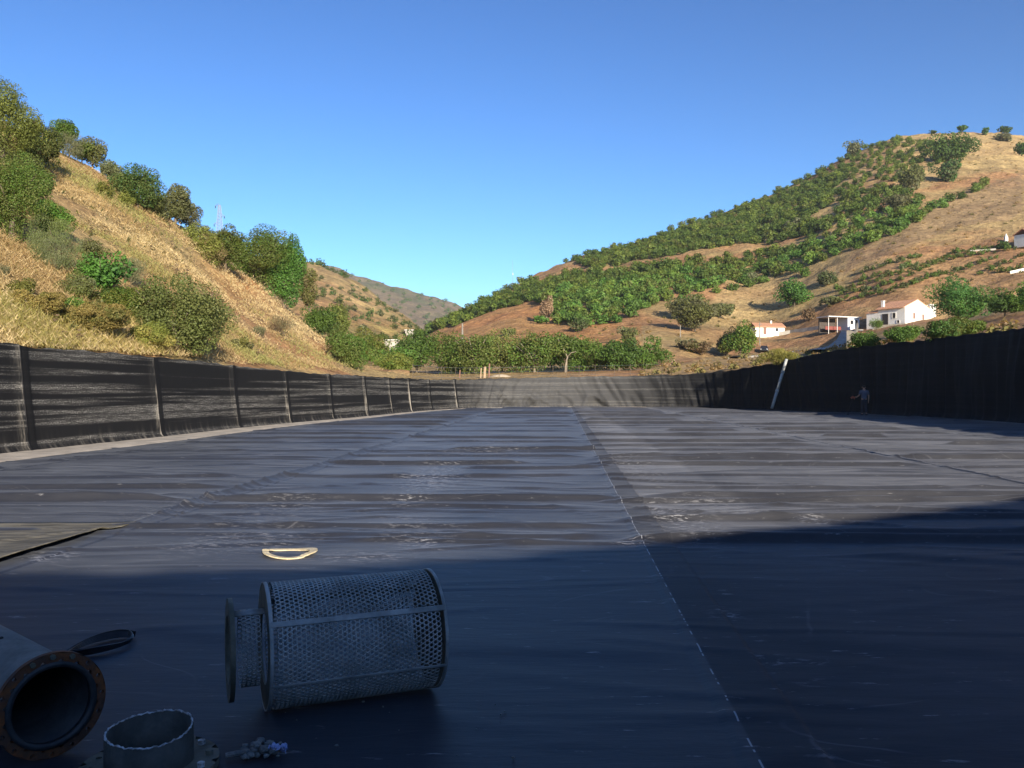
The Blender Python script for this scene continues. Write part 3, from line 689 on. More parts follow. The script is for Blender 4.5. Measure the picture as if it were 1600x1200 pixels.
def plant(name, base, w, h, col, label, cat, seed, n=3000, leaf=0.12, z0=None, col2=None, k=22, lump=0.36, broom=False, group=None, trunk=True, limbs=4, r0=None, bark='bark', up=0.25, asp=0.62, lean=0.0):
    base = Vector(tuple(base)); root = empty(name, base); tag(root, label, cat, group)
    if z0 is None: z0 = 0.04 * h
    cen, rad = crown_blobs(w, h - z0, z0, seed, k, lump)
    cen[:, 0] += lean * (cen[:, 2] / h)
    v, f, c = leaf_cloud(cen, rad, n, leaf, col, seed, col2=col2, broom=broom, up=up, asp=asp)
    v[:, 2] = np.maximum(v[:, 2], -0.35 * h if z0 < 0.3 else 0.02)
    link('crown', np_mesh('crown', v, f, M['leaf'], c), root)
    if trunk: trunk_mesh(w, h - z0, z0, seed, r0 or max(0.04, h * 0.022), limbs).build('trunk', M[bark], root, True)
    return root

GREEN, DGREEN, OLIVEG, YELG, GREYG, LIME = ((0.076,0.140,0.024),(0.050,0.095,0.024),(0.105,0.120,0.032),(0.155,0.165,0.035),(0.125,0.130,0.066),(0.27,0.27,0.06))
YDRY = (0.24, 0.19, 0.06); BROWN = (0.16, 0.11, 0.06)

def L_(px, py): return LEFT.pt(px, py)[0]
def R_(px, py): return RIGHT.pt(px, py)[0]
sd = [100]
def lplant(name, px, py, wpx, hpx, col, label, cat, **kw):
    p = L_(px, py); s = p[1] / F; sd[0] += 1
    dens = kw.pop('dens', 1.0); w, h = wpx * s * 1.2, hpx * s * 1.08
    lf = kw.pop('leaf', None) or max(0.05, p[1] * 0.0019)
    n = int(min(26000, dens * 2.3 * (math.pi * w * h + w * w) / (lf * lf * 0.62)))
    return plant(name, p - np.array([0, 0, 0.06 * h]), w, h * 1.06, col, label, cat, sd[0], n=n, leaf=lf, **kw)
def rplant(name, px, py, wpx, hpx, col, label, cat, **kw):
    p = R_(px, py); s = p[1] / F; sd[0] += 1
    dens = kw.pop('dens', 1.0); w, h = wpx * s * 1.15, hpx * s * 1.05
    lf = kw.pop('leaf', None) or max(0.10, p[1] * 0.0023)
    n = int(min(9000, dens * 2.2 * (math.pi * w * h + w * w) / (lf * lf * 0.62)))
    return plant(name, p - np.array([0, 0, 0.05 * h]), w, h * 1.05, col, label, cat, sd[0], n=n, leaf=lf, **kw)

# left hillside
lplant('tree', 5, 262, 110, 130, OLIVEG, 'tall olive green tree highest at the left edge of the hillside', 'tree', col2=YELG, k=34, lump=.3)
lplant('tree', 62, 268, 60, 86, OLIVEG, 'dark olive tree beside the tall one at the left edge, bending over bare slope', 'tree', col2=DGREEN, k=26, lump=.32)
lplant('tree', 15, 376, 98, 150, OLIVEG, 'broad green tree below the tallest tree at the left edge', 'tree', col2=GREEN, k=36, lump=.3)
lplant('tree', 98, 238, 40, 48, GREEN, 'small round green tree standing up on the left skyline', 'tree', z0=.5)
lplant('bush', 108, 250, 48, 40, GREYG, 'grey green scrub under the small round skyline tree', 'bush', broom=True)
lplant('bush', 144, 264, 40, 42, OLIVEG, 'olive bush on the left skyline between the grey scrub and a dark bush', 'bush', col2=GREYG)
lplant('bush', 172, 284, 38, 34, GREYG, 'dull grey green bush on the skyline left of the dark rounded tree', 'bush', col2=OLIVEG)
lplant('tree', 216, 326, 64, 64, DGREEN, 'dark rounded tree leaning on the left skyline', 'tree', col2=OLIVEG, k=26)
lplant('pine_tree', 275, 356, 58, 68, GREYG, 'pale grey green pine on the left skyline beside the dark rounded tree', 'pine tree', col2=OLIVEG, k=20, lump=.3, dens=.8, z0=.5)
lplant('pine_tree', 296, 362, 34, 44, GREYG, 'small grey pine at the right foot of the pale pine', 'pine tree', k=16, dens=.8)
lplant('bush', 163, 312, 26, 26, YELG, 'bright yellow green bush on bare slope under the skyline', 'bush', col2=GREEN)
lplant('bush', 196, 320, 24, 20, YELG, 'low yellowish bush left of the dark rounded tree', 'bush', col2=OLIVEG)
lplant('bush', 76, 366, 58, 54, GREEN, 'bright green bush above the tall broom', 'bush', col2=YELG)
lplant('broom_bush', 88, 424, 66, 84, GREYG, 'tall wispy grey green broom on the left slope', 'bush', col2=OLIVEG, broom=True, dens=1.6)
lplant('bush', 140, 402, 40, 30, OLIVEG, 'low olive bush between the broom and the fig bush', 'bush', col2=GREYG)
lplant('fig_bush', 157, 458, 66, 68, GREEN, 'leafy mid green fig bush in the middle of the left slope', 'bush', col2=DGREEN, leaf=.14)
lplant('broom_bush', 205, 442, 40, 40, GREYG, 'pale broom between the fig bush and the large olive tree', 'bush', broom=True, dens=1.3)
lplant('tree', 276, 553, 150, 124, (0.088,0.108,0.030), 'large dense olive green tree just above the left wall', 'tree', col2=(0.150,0.160,0.052), k=70, lump=.23, dens=1.9, z0=-.3, leaf=.085)
lplant('bush', 195, 500, 60, 50, GREEN, 'green brambles at the left side of the large olive green tree', 'bush', col2=YELG)
lplant('bush', 120, 470, 60, 44, OLIVEG, 'olive scrub under the broom', 'bush', col2=GREYG)
lplant('bramble', 150, 530, 100, 56, YDRY, 'yellowing brambles above the left wall', 'bush', col2=OLIVEG, k=30, lump=.25)
lplant('bramble', 232, 552, 60, 46, YELG, 'yellow green brambles between the left wall and the large tree', 'bush', col2=YDRY)
lplant('bramble', 60, 500, 90, 46, YDRY, 'straw coloured brambles on the lower left slope', 'bush', col2=YELG, k=26, lump=.25)
lplant('bush', 5, 440, 24, 28, GREYG, 'small blue grey bush at the left edge', 'bush', broom=True)
lplant('tree', 352, 424, 74, 74, OLIVEG, 'olive tree at the left side of the thicket with a pylon behind', 'tree', col2=GREEN, k=30, lump=.28)
lplant('tree', 412, 452, 112, 104, GREEN, 'broad bright green tree in the middle of the thicket', 'tree', col2=OLIVEG, k=40, lump=.26)
lplant('tree', 446, 484, 62, 112, GREEN, 'tallest dark green tree on the right side of the thicket', 'tree', col2=DGREEN, k=34, lump=.28)
lplant('bush', 326, 410, 44, 48, YELG, 'yellowish bush in front of the thicket, nearest the pines', 'bush', col2=BROWN, dens=.9)
lplant('tree', 483, 490, 28, 60, OLIVEG, 'slender brownish tree right of the thicket', 'tree', col2=BROWN, k=20, z0=.4)
lplant('bush', 498, 524, 62, 46, GREEN, 'leafy green bush right of the slender brownish tree', 'bush', col2=DGREEN)
lplant('bush', 524, 532, 40, 62, OLIVEG, 'olive scrub behind the leafy green bush on the slope', 'bush', col2=YELG)
lplant('tree', 548, 574, 64, 58, OLIVEG, 'rounded olive bush at the lower end of the left slope', 'tree', col2=GREEN, k=26)
lplant('bush', 580, 570, 56, 50, GREEN, 'light green bush beside the rounded olive bush', 'bush', col2=YELG)
lplant('bush', 618, 584, 50, 34, YELG, 'bright yellow green bush where the left slope meets the wall', 'bush', col2=GREEN, dens=.8)
lplant('bush', 437, 526, 34, 30, BROWN, 'small brown twiggy bush on the bare left slope', 'bush', col2=GREYG, broom=True)
lplant('bush', 405, 520, 24, 16, GREYG, 'tiny grey bush left of the twiggy brown one', 'bush', broom=True)
lplant('bush', 250, 330, 40, 22, BROWN, 'brown dry scrub under the dark rounded tree', 'bush', col2=YDRY, broom=True)

lplant('bush', 112, 500, 54, 40, GREEN, 'mid green bush among the yellowing brambles above the left wall', 'bush', col2=YELG)
lplant('bush', 175, 486, 50, 38, GREEN, 'deep green brambles under the fig bush', 'bush', col2=DGREEN)
lplant('bush', 30, 470, 46, 34, YELG, 'yellow green bush on the lower slope at the left edge', 'bush', col2=OLIVEG)
lplant('bush', 376, 548, 40, 18, YELG, 'low yellowish scrub right of the large olive green tree, just above the left wall', 'bush', col2=GREYG)
lplant('bush', 128, 252, 34, 30, OLIVEG, 'small olive bush on the left skyline touching the grey scrub', 'bush', col2=GREEN)
lplant('bush', 186, 296, 36, 26, GREYG, 'low grey bush on the skyline at the left foot of the dark rounded tree', 'bush', col2=BROWN)
lplant('bush', 246, 342, 34, 46, OLIVEG, 'olive bush on the skyline between the dark rounded tree and the pale pine', 'bush', col2=GREYG)
lplant('bush', 312, 388, 40, 36, YELG, 'yellowish scrub on the skyline between the pines and the thicket', 'bush', col2=GREYG)
lplant('tree', 40, 330, 70, 80, OLIVEG, 'dark olive tree in the cleft between the two big trees at the left edge', 'tree', col2=DGREEN, k=28, lump=.3)

# dry grass on the left slope
def grass(hill, n, region, hlo, hhi, seed, per=5, cols=((0.50,0.395,0.22),(0.43,0.325,0.17),(0.32,0.22,0.11),(0.28,0.27,0.10)), wid=0.012, py_pow=1.0):
    r = np.random.default_rng(seed); x0, x1, y0, y1 = region
    px = r.uniform(x0, x1, n * 2); py = r.uniform(y0, y1, n * 2)
    yb = np.interp(px, hill.px, hill.Y[0]); yt = np.interp(px, hill.px, hill.Y[-1]); ok = (py < yb - 13) & (py > yt); px, py = px[ok][:n], py[ok][:n]
    P = hill.pt(px, py); pat = fbm(P[:, 0] / 3, P[:, 1] / 3 + P[:, 2] / 3, seed + 3, 3); big = fbm(P[:, 0] / 10, P[:, 1] / 10 + P[:, 2] / 6, seed + 8, 3); keep = pat + 0.9 * (big - 0.5) + 0.25 * r.random(len(P)) > 0.56
    P, pat = P[keep], pat[keep]; m = len(P)
    P = np.repeat(P, per, 0); pat = np.repeat(pat, per); q = len(P); D = P[:, 1]
    hgt = (hlo + (hhi - hlo) * r.random(q) ** 1.6) * (0.6 + 0.8 * pat)
    az = r.uniform(0, 6.283, q); sp = 0.5 + 1.1 * r.random(q)
    base = P + np.stack([r.normal(0, .3, q), r.normal(0, .3, q), np.full(q, -0.05)], -1)
    tip = base + np.stack([np.cos(az) * sp * hgt, np.sin(az) * sp * hgt, hgt], -1)
    ws = np.maximum(wid, D * 0.0005)[:, None] * np.stack([-np.sin(az * 1.7), np.cos(az * 1.7), 0 * az], -1)
    v = np.stack([base - ws, base + ws, tip], 1).reshape(-1, 3)
    C = np.array(cols); ci = np.clip(((pat - .4) * 4 + (fbm(P[:, 0] / 7, P[:, 1] / 7 + P[:, 2] / 5, seed + 40, 3) - .45) * 9 + r.normal(0, .4, q)), 0, len(C) - 1.001); i = ci.astype(int); f = (ci - i)[:, None]
    c = (C[i] * (1 - f) + C[np.minimum(i + 1, len(C) - 1)] * f) * (0.86 + 0.28 * r.random((q, 1)))
    return v, np.arange(q * 3).reshape(-1, 3), np.repeat(c, 3, 0)
v, f, c = grass(LEFT, 60000, (-60, 640, 180, 600), 0.05, 0.26, 5, 5)
tag(link('dry_grass', np_mesh('dry_grass', v, f, M['grass'], c)), 'straw coloured dry grass covering the left hillside', None, None, 'stuff')

v, f, c = grass(LEFT, 6500, (-40, 250, 465, 560), 0.1, 0.4, 9, 5, ((0.45,0.36,0.16),(0.36,0.30,0.11),(0.24,0.23,0.07),(0.33,0.26,0.10)), wid=.012)
tag(link('weeds', np_mesh('weeds', v, f, M['grass'], c)), 'yellowish weeds on the lower left of the hillside', None, None, 'stuff')

# planted rows on the right hill: prototypes and copies
def proto(w, h, seed, n, leaf, col, col2, z0, k=14, lump=.42):
    cen, rad = crown_blobs(w, h - z0, z0, seed, k, lump, 0.08); v, f, c = leaf_cloud(cen, rad, n, leaf, col, seed, col2=col2, shell=0.5, rnd=0.33)
    ctr = v.reshape(-1, 4, 3).mean(1); lab = np.zeros(n, bool); lab[np.argmin(((ctr - ctr.mean(0)) ** 2).sum(1))] = True
    near = ((ctr[:, None] - ctr[None]) ** 2).sum(-1) < (leaf * 0.85) ** 2
    for _ in range(60):                             # keep only the leaves that hang together
        nl = near[lab].any(0) | lab
        if nl.sum() == lab.sum(): break
        lab = nl
    kp = np.repeat(lab, 4); v, c = v[kp], c[kp]; f = np.arange(len(v)).reshape(-1, 4)
    v[:, 2] = np.maximum(v[:, 2], 0.0); return v, f, c
ORCH = [proto(5.2, 4.3, 900 + i, 420, 0.68, (GREEN, (0.065,0.115,0.024), (0.120,0.195,0.034), (0.140,0.205,0.038), (0.100,0.175,0.034))[i % 5], ((0.06,0.11,0.024), GREEN, OLIVEG, GREEN, (0.105,0.15,0.035))[i % 5], 0.25) for i in range(10)]
ORCH_ME = [np_mesh('orchard_tree', *p[:2], M['leaf'], p[2]) for p in ORCH]
def scatter(hill, poly, spacing, seed, tries=30000, jit=None):
    r = np.random.default_rng(seed); P = np.array(poly, float); x0, y0 = P.min(0); x1, y1 = P.max(0)
    px = r.uniform(x0, x1, tries); py = r.uniform(y0, y1, tries); ok = in_poly(px, py, poly); px, py = px[ok], py[ok]
    W = hill.pt(px, py); g = {}; out = []
    for i, q in enumerate(W):
        key = (int(q[0] // spacing), int(q[1] // spacing), int(q[2] // spacing)); bad = False
        for a in (-1, 0, 1):
            for b in (-1, 0, 1):
                for d in (-1, 0, 1):
                    for o in g.get((key[0] + a, key[1] + b, key[2] + d), ()):
                        if (o[0] - q[0]) ** 2 + (o[1] - q[1]) ** 2 + (o[2] - q[2]) ** 2 < spacing ** 2: bad = True; break
        if not bad: g.setdefault(key, []).append(q); out.append((px[i], py[i], q))
    return out
BANDS = [([(905,412),(1000,384),(1100,350),(1200,315),(1275,284),(1330,262),(1300,300),(1290,326),(1265,342),(1285,360),(1230,376),(1150,384),(1050,400),(930,420)], 3.2),
         ([(648,530),(700,503),(760,474),(830,446),(900,430),(960,428),(1050,418),(1150,407),(1240,392),(1330,374),(1395,346),(1425,332),(1440,345),(1400,368),(1340,392),(1290,410),(1200,434),(1130,448),(1050,467),(1010,482),(985,502),(900,512),(868,505),(862,482),(838,471),(760,490),(700,515)], 3.2),
         ([(1280,272),(1340,240),(1400,218),(1480,224),(1500,246),(1440,268),(1400,298),(1330,318),(1290,318)], 5.2),
         ([(1290,345),(1330,322),(1400,304),(1440,312),(1420,336),(1330,370),(1250,385)], 5.0),
         ([(1400,352),(1450,330),(1500,305),(1540,285),(1545,291),(1505,313),(1455,340),(1405,364)], 5.0),
         ([(1060,470),(1140,450),(1200,436),(1260,420),(1270,428),(1200,446),(1100,470),(1060,482)], 6.5)]
spots = []
rt_ = np.random.default_rng(5)
for i, (poly, sp) in enumerate(BANDS): spots += [q for q in scatter(RIGHT, poly, sp, 300 + i, 60000) if i == 0 or (q[2][2] + 0.02 * q[2][0]) % 3.6 < 2.9 or rt_.random() < .6]   # planted along terraces
# crest line of trees against the sky
for k in range(64):
    x = 660 + k * 11.2 + random.uniform(-4, 4); y = np.interp(x, RIGHT.px, RIGHT.Y[-1]) + random.uniform(1, 4)
    if not (815 < x < 880): spots.append((x, y, RIGHT.pt(x, y)[0]))
rr_ = np.random.default_rng(17)
spots.sort(key=lambda t: t[2][1])
print('ORCHARD', len(spots))
N_IND = 290
stuff_v, stuff_f, stuff_c, off = [], [], [], 0
for i, (px, py, q) in enumerate(spots):
    sc = 0.62 + 0.42 * rr_.random(); az = rr_.uniform(0, 6.28); k = int(rr_.integers(len(ORCH)))
    if py < 300 and px > 1290: sc *= 0.85
    loc = (q[0], q[1], q[2] - 0.35); zs = sc * (0.8 + 0.35 * rr_.random())
    if i < N_IND:
        o = link('orchard_tree', ORCH_ME[k], None, loc, (0, 0, az)); o.scale = (sc, sc, zs)
        tag(o, 'one of the rounded green orchard trees planted close together on the right hill', 'tree', 'orchard trees on the right hill')
    else:
        v, f, c = ORCH[k]; ca, sa = math.cos(az), math.sin(az)
        vv = np.stack([(v[:, 0] * ca - v[:, 1] * sa) * sc, (v[:, 0] * sa + v[:, 1] * ca) * sc, v[:, 2] * zs], -1) + np.array(loc)
        stuff_v.append(vv); stuff_f.append(f + off); stuff_c.append(c * (0.8 + 0.4 * rr_.random())); off += len(v)
tag(link('orchard', np_mesh('orchard', np.concatenate(stuff_v), np.concatenate(stuff_f), M['leaf'], np.concatenate(stuff_c))), 'dense mass of farther green orchard trees covering the upper right hill', None, None, 'stuff')

VINE = [proto(1.9, 1.5, 950 + i, 150, 0.34, (GREEN, OLIVEG, (0.07,0.10,0.03))[i], (OLIVEG, GREEN, GREYG)[i], 0.1, 8) for i in range(3)]
VINE_ME = [np_mesh('young_tree', *p[:2], M['leaf'], p[2]) for p in VINE]
vs = []
for (x0, y0, x1, y1, nn) in [(1305,458,1560,384,30),(1308,466,1430,432,15),(1340,440,1520,392,22),(1372,462,1470,432,12),(1400,455,1560,404,18),(1480,405,1600,388,12),(1525,430,1600,402,9),(1345,428,1440,398,12),(1320,470,1375,458,8),(1560,425,1600,418,5)]:
    for k in range(nn): vs.append((x0 + (x1 - x0) * (k + .5) / nn + random.uniform(-3, 3), y0 + (y1 - y0) * (k + .5) / nn + random.uniform(-2, 2)))
for i, (px, py) in enumerate(vs):
    q = R_(px, py); o = link('young_tree', VINE_ME[i % 3], None, (q[0], q[1], q[2] - .1), (0, 0, random.uniform(0, 6))); s_ = random.uniform(.6, 1.25); o.scale = (s_, s_, s_ * random.uniform(.8, 1.2))
    tag(o, 'one of the young trees in thin rows on the bare slope above the white house', 'young tree', 'young trees in rows above the white house')

BUSH = [proto(4.2, 3.0, 970 + i, 140, 0.62, (OLIVEG, DGREEN, GREYG)[i], (DGREEN, OLIVEG, OLIVEG)[i], 0.0, 9) for i in range(3)]
BUSH_ME = [np_mesh('hill_bush', *p[:2], M['leaf'], p[2]) for p in BUSH]
fs = scatter(FAR, [(470,416),(530,430),(585,464),(640,505),(690,540),(690,560),(600,555),(520,520),(470,480)], 6.6, 410, 12000)
fs.sort(key=lambda t: t[2][1]); print('FARBUSH', len(fs))
fr_ = np.random.default_rng(3)
fs = [f_ for f_ in fs if fr_.random() < 0.30 + 0.5 * (f_[1] > 450)]
far_ids = fs[:290]
for i, (px, py, q) in enumerate(far_ids):
    o = link('hill_bush', BUSH_ME[i % 3], None, (q[0], q[1], q[2] - .3), (0, 0, fr_.uniform(0, 6))); s_ = 0.5 + 0.75 * fr_.random(); o.scale = (s_, s_, s_ * .9)
    tag(o, 'one of the bushes dotted over the reddish far hill at the end of the valley', 'bush', 'bushes on the far hill')
for k, x in enumerate((474, 486, 500, 506, 512, 518, 524, 531, 537, 541)):      # darker trees on its skyline
    y = float(np.interp(x, FAR.px, FAR.Y[-1])) + 1.5; q = FAR.pt(x, y)[0]
    o = link('hill_tree', BUSH_ME[1], None, (q[0], q[1], q[2] - .5), (0, 0, k)); s_ = 1.0 + 0.9 * fr_.random(); o.scale = (s_, s_, s_)
    tag(o, 'one of the dark trees along the skyline of the far hill', 'tree', 'skyline trees on the far hill')
rv, rf, rc, ro = [], [], [], 0
for (px, py, q) in scatter(RIDGE, [(545,430),(600,444),(650,460),(705,474),(740,490),(740,520),(600,500)], 30, 420, 6000):
    v, f, c = BUSH[int(fr_.integers(3))]; s_ = 1.6 + 1.6 * fr_.random(); rv.append(v * s_ + q - np.array([0, 0, .5])); rf.append(f + ro); rc.append(c); ro += len(v)
tag(link('ridge_scrub', np_mesh('ridge_scrub', np.concatenate(rv), np.concatenate(rf), M['leaf'], np.concatenate(rc))), 'dark scrub on the bluish distant ridge', None, None, 'stuff')
# low scrub and grass tufts on the open parts of the right hill
tv, tf, tc, to = [], [], [], 0
TUFT = [proto(1.1, 0.6, 990 + i, 26, 0.32, ((0.33,0.24,0.10), OLIVEG, (0.17,0.12,0.06))[i], (STRAW, (0.24,0.2,0.08), OLIVEG)[i], 0.0, 5) for i in range(3)]
for poly, sp in [([(1130,455),(1260,420),(1400,365),(1540,292),(1640,270),(1640,470),(1480,440),(1300,480),(1240,510),(1000,560),(860,520),(1000,505)], 3.6), ([(1400,212),(1640,215),(1640,275),(1500,290),(1420,300)], 6), ([(1000,575),(1200,552),(1330,545),(1420,528),(1640,500),(1640,560),(1300,600),(1000,600)], 2.2)]:
    for (px, py, q) in scatter(RIGHT, poly, sp, 431, 5200):
        v, f, c = TUFT[int(fr_.choice(3, p=[.5, .3, .2]))]; s_ = 0.6 + 1.0 * fr_.random() ** 2; tv.append(v * s_ + q - np.array([0, 0, .1])); tf.append(f + to); tc.append(c); to += len(v)
tag(link('dry_scrub', np_mesh('dry_scrub', np.concatenate(tv), np.concatenate(tf), M['leaf'], np.concatenate(tc))), 'dry tufts and low scrub on the open slopes of the right hill', None, None, 'stuff')

# row of trees behind the far wall
ROW = [(616,583,58,44,GREEN,OLIVEG,'small tree at the left end of the row behind the far wall'),
 (652,584,66,62,GREEN,DGREEN,'dark leafy tree second from the left end of the row behind the far wall'),
 (700,585,70,64,GREEN,OLIVEG,'tree in the row below the grey utility pole'),
 (742,586,70,66,OLIVEG,GREEN,'light green tree left of the bare wooden posts behind the far wall'),
 (786,586,74,74,OLIVEG,(0.15,0.14,0.04),'tallest tree of the row, yellowish crown above the pale mound'),
 (836,584,72,64,GREEN,OLIVEG,'rounded green tree left of the pale forked trunk'),
 (884,580,56,56,GREEN,DGREEN,'shady tree with a pale forked trunk showing under its crown'),
 (922,583,70,54,GREEN,OLIVEG,'broad tree right of the one with the pale forked trunk'),
 (968,577,54,42,DGREEN,GREEN,'small dark tree second from the right end of the row'),
 (1004,580,66,46,GREEN,OLIVEG,'rounded light tree at the right end of the row behind the far wall')]
for i, (px, py, wp, hp, c1, c2, lab) in enumerate(ROW):
    D = 104 + 5 * ((i * 7) % 5) / 4; s_ = D / F; p = np.array([(px - CX) * s_, D, EYE + (HZ - py) * s_])
    t_ = plant('tree', p - np.array([0, 0, .5]), wp * s_ * 1.32, hp * s_ * 1.16 + .5, c1, lab, 'tree', 600 + i, n=5200, leaf=.26, z0=.1 + hp * s_ * (.0 if i not in (6,) else .25), col2=c2, k=34, lump=.29, group='row of trees behind the far wall', bark='pale_bark' if i in (3, 5, 6) else 'bark', r0=.14, limbs=5)
    if i == 6:
        mb = MB(); mb.tube([(-.25,-2.6,0),(-.2,-2.6,1.3),(.05,-2.5,2.2),(-.35,-2.4,3.1),(-.7,-2.2,3.9)],[.11,.09,.08,.05,.03],7); mb.tube([(.05,-2.5,2.2),(.5,-2.5,2.75),(1.15,-2.4,2.9)],[.07,.05,.03],6); mb.build('limb', M['pale_bark'], t_, True)

ROW2 = [(635,574,50,46,DGREEN,GREEN,'dark tree behind the left end of the row'),(722,578,64,56,GREEN,DGREEN,'tree behind the row at the foot of the grey utility pole'),(764,578,60,60,GREEN,OLIVEG,'green tree behind the wooden posts, half hidden by the row'),
 (812,578,64,60,DGREEN,GREEN,'dark tree half hidden behind the tallest of the row'),(862,576,60,58,GREEN,DGREEN,'green tree behind the pale forked trunk'),(905,576,60,50,DGREEN,GREEN,'dark tree behind the middle right of the row'),(948,574,50,44,GREEN,DGREEN,'green tree filling the gap before the right end of the row')]
for i, (px, py, wp, hp, c1, c2, lab) in enumerate(ROW2):
    D = 118 + 2 * (i % 3); s_ = D / F
    plant('tree', ((px - CX) * s_, D, EYE + (HZ - py) * s_ - .6), wp * s_ * 1.15, hp * s_ + .3, c1, lab, 'tree', 640 + i, n=3200, leaf=.32, z0=.2, col2=c2, k=26, lump=.3, group='row of trees behind the far wall')

# low scrub on the left slope
sv, sf, sc_, so_ = [], [], [], 0
SCR = [proto(1.0, 0.75, 880 + i, 130, 0.11, ((0.20,0.14,0.07), OLIVEG, (0.26,0.2,0.09), (0.13,0.10,0.06), GREYG)[i], ((0.3,0.22,0.1), YDRY, BROWN, (0.22,0.16,0.08), OLIVEG)[i], 0.0, 8) for i in range(5)]
r9 = np.random.default_rng(55)
for poly, sp, lo, hi in [([(-40,240),(80,240),(200,305),(330,390),(420,450),(520,530),(590,584),(470,580),(340,560),(200,550),(-40,530)], 0.95, .3, 1.0), ([(60,300),(190,330),(300,400),(300,440),(200,420),(100,370)], .8, .4, 1.3), ([(90,460),(240,480),(260,552),(60,545)], .42, .5, 1.25)]:
    for (px, py, q) in scatter(LEFT, poly, sp, 77, 2600):
        if fbm(q[0] / 4, q[1] / 4 + q[2] / 4, 19, 3) < .42: continue
        v, f, c = SCR[int(r9.integers(5))]; s_ = lo + (hi - lo) * r9.random() ** 2; sv.append(v * np.array([s_, s_, s_ * (.6 + .5 * r9.random())]) + q - np.array([0, 0, .06])); sf.append(f + so_); sc_.append(c * (.8 + .5 * r9.random())); so_ += len(v)
tag(link('slope_scrub', np_mesh('slope_scrub', np.concatenate(sv), np.concatenate(sf), M['leaf'], np.concatenate(sc_))), 'low brown and olive scrub scattered through the dry grass of the left hillside', None, None, 'stuff')

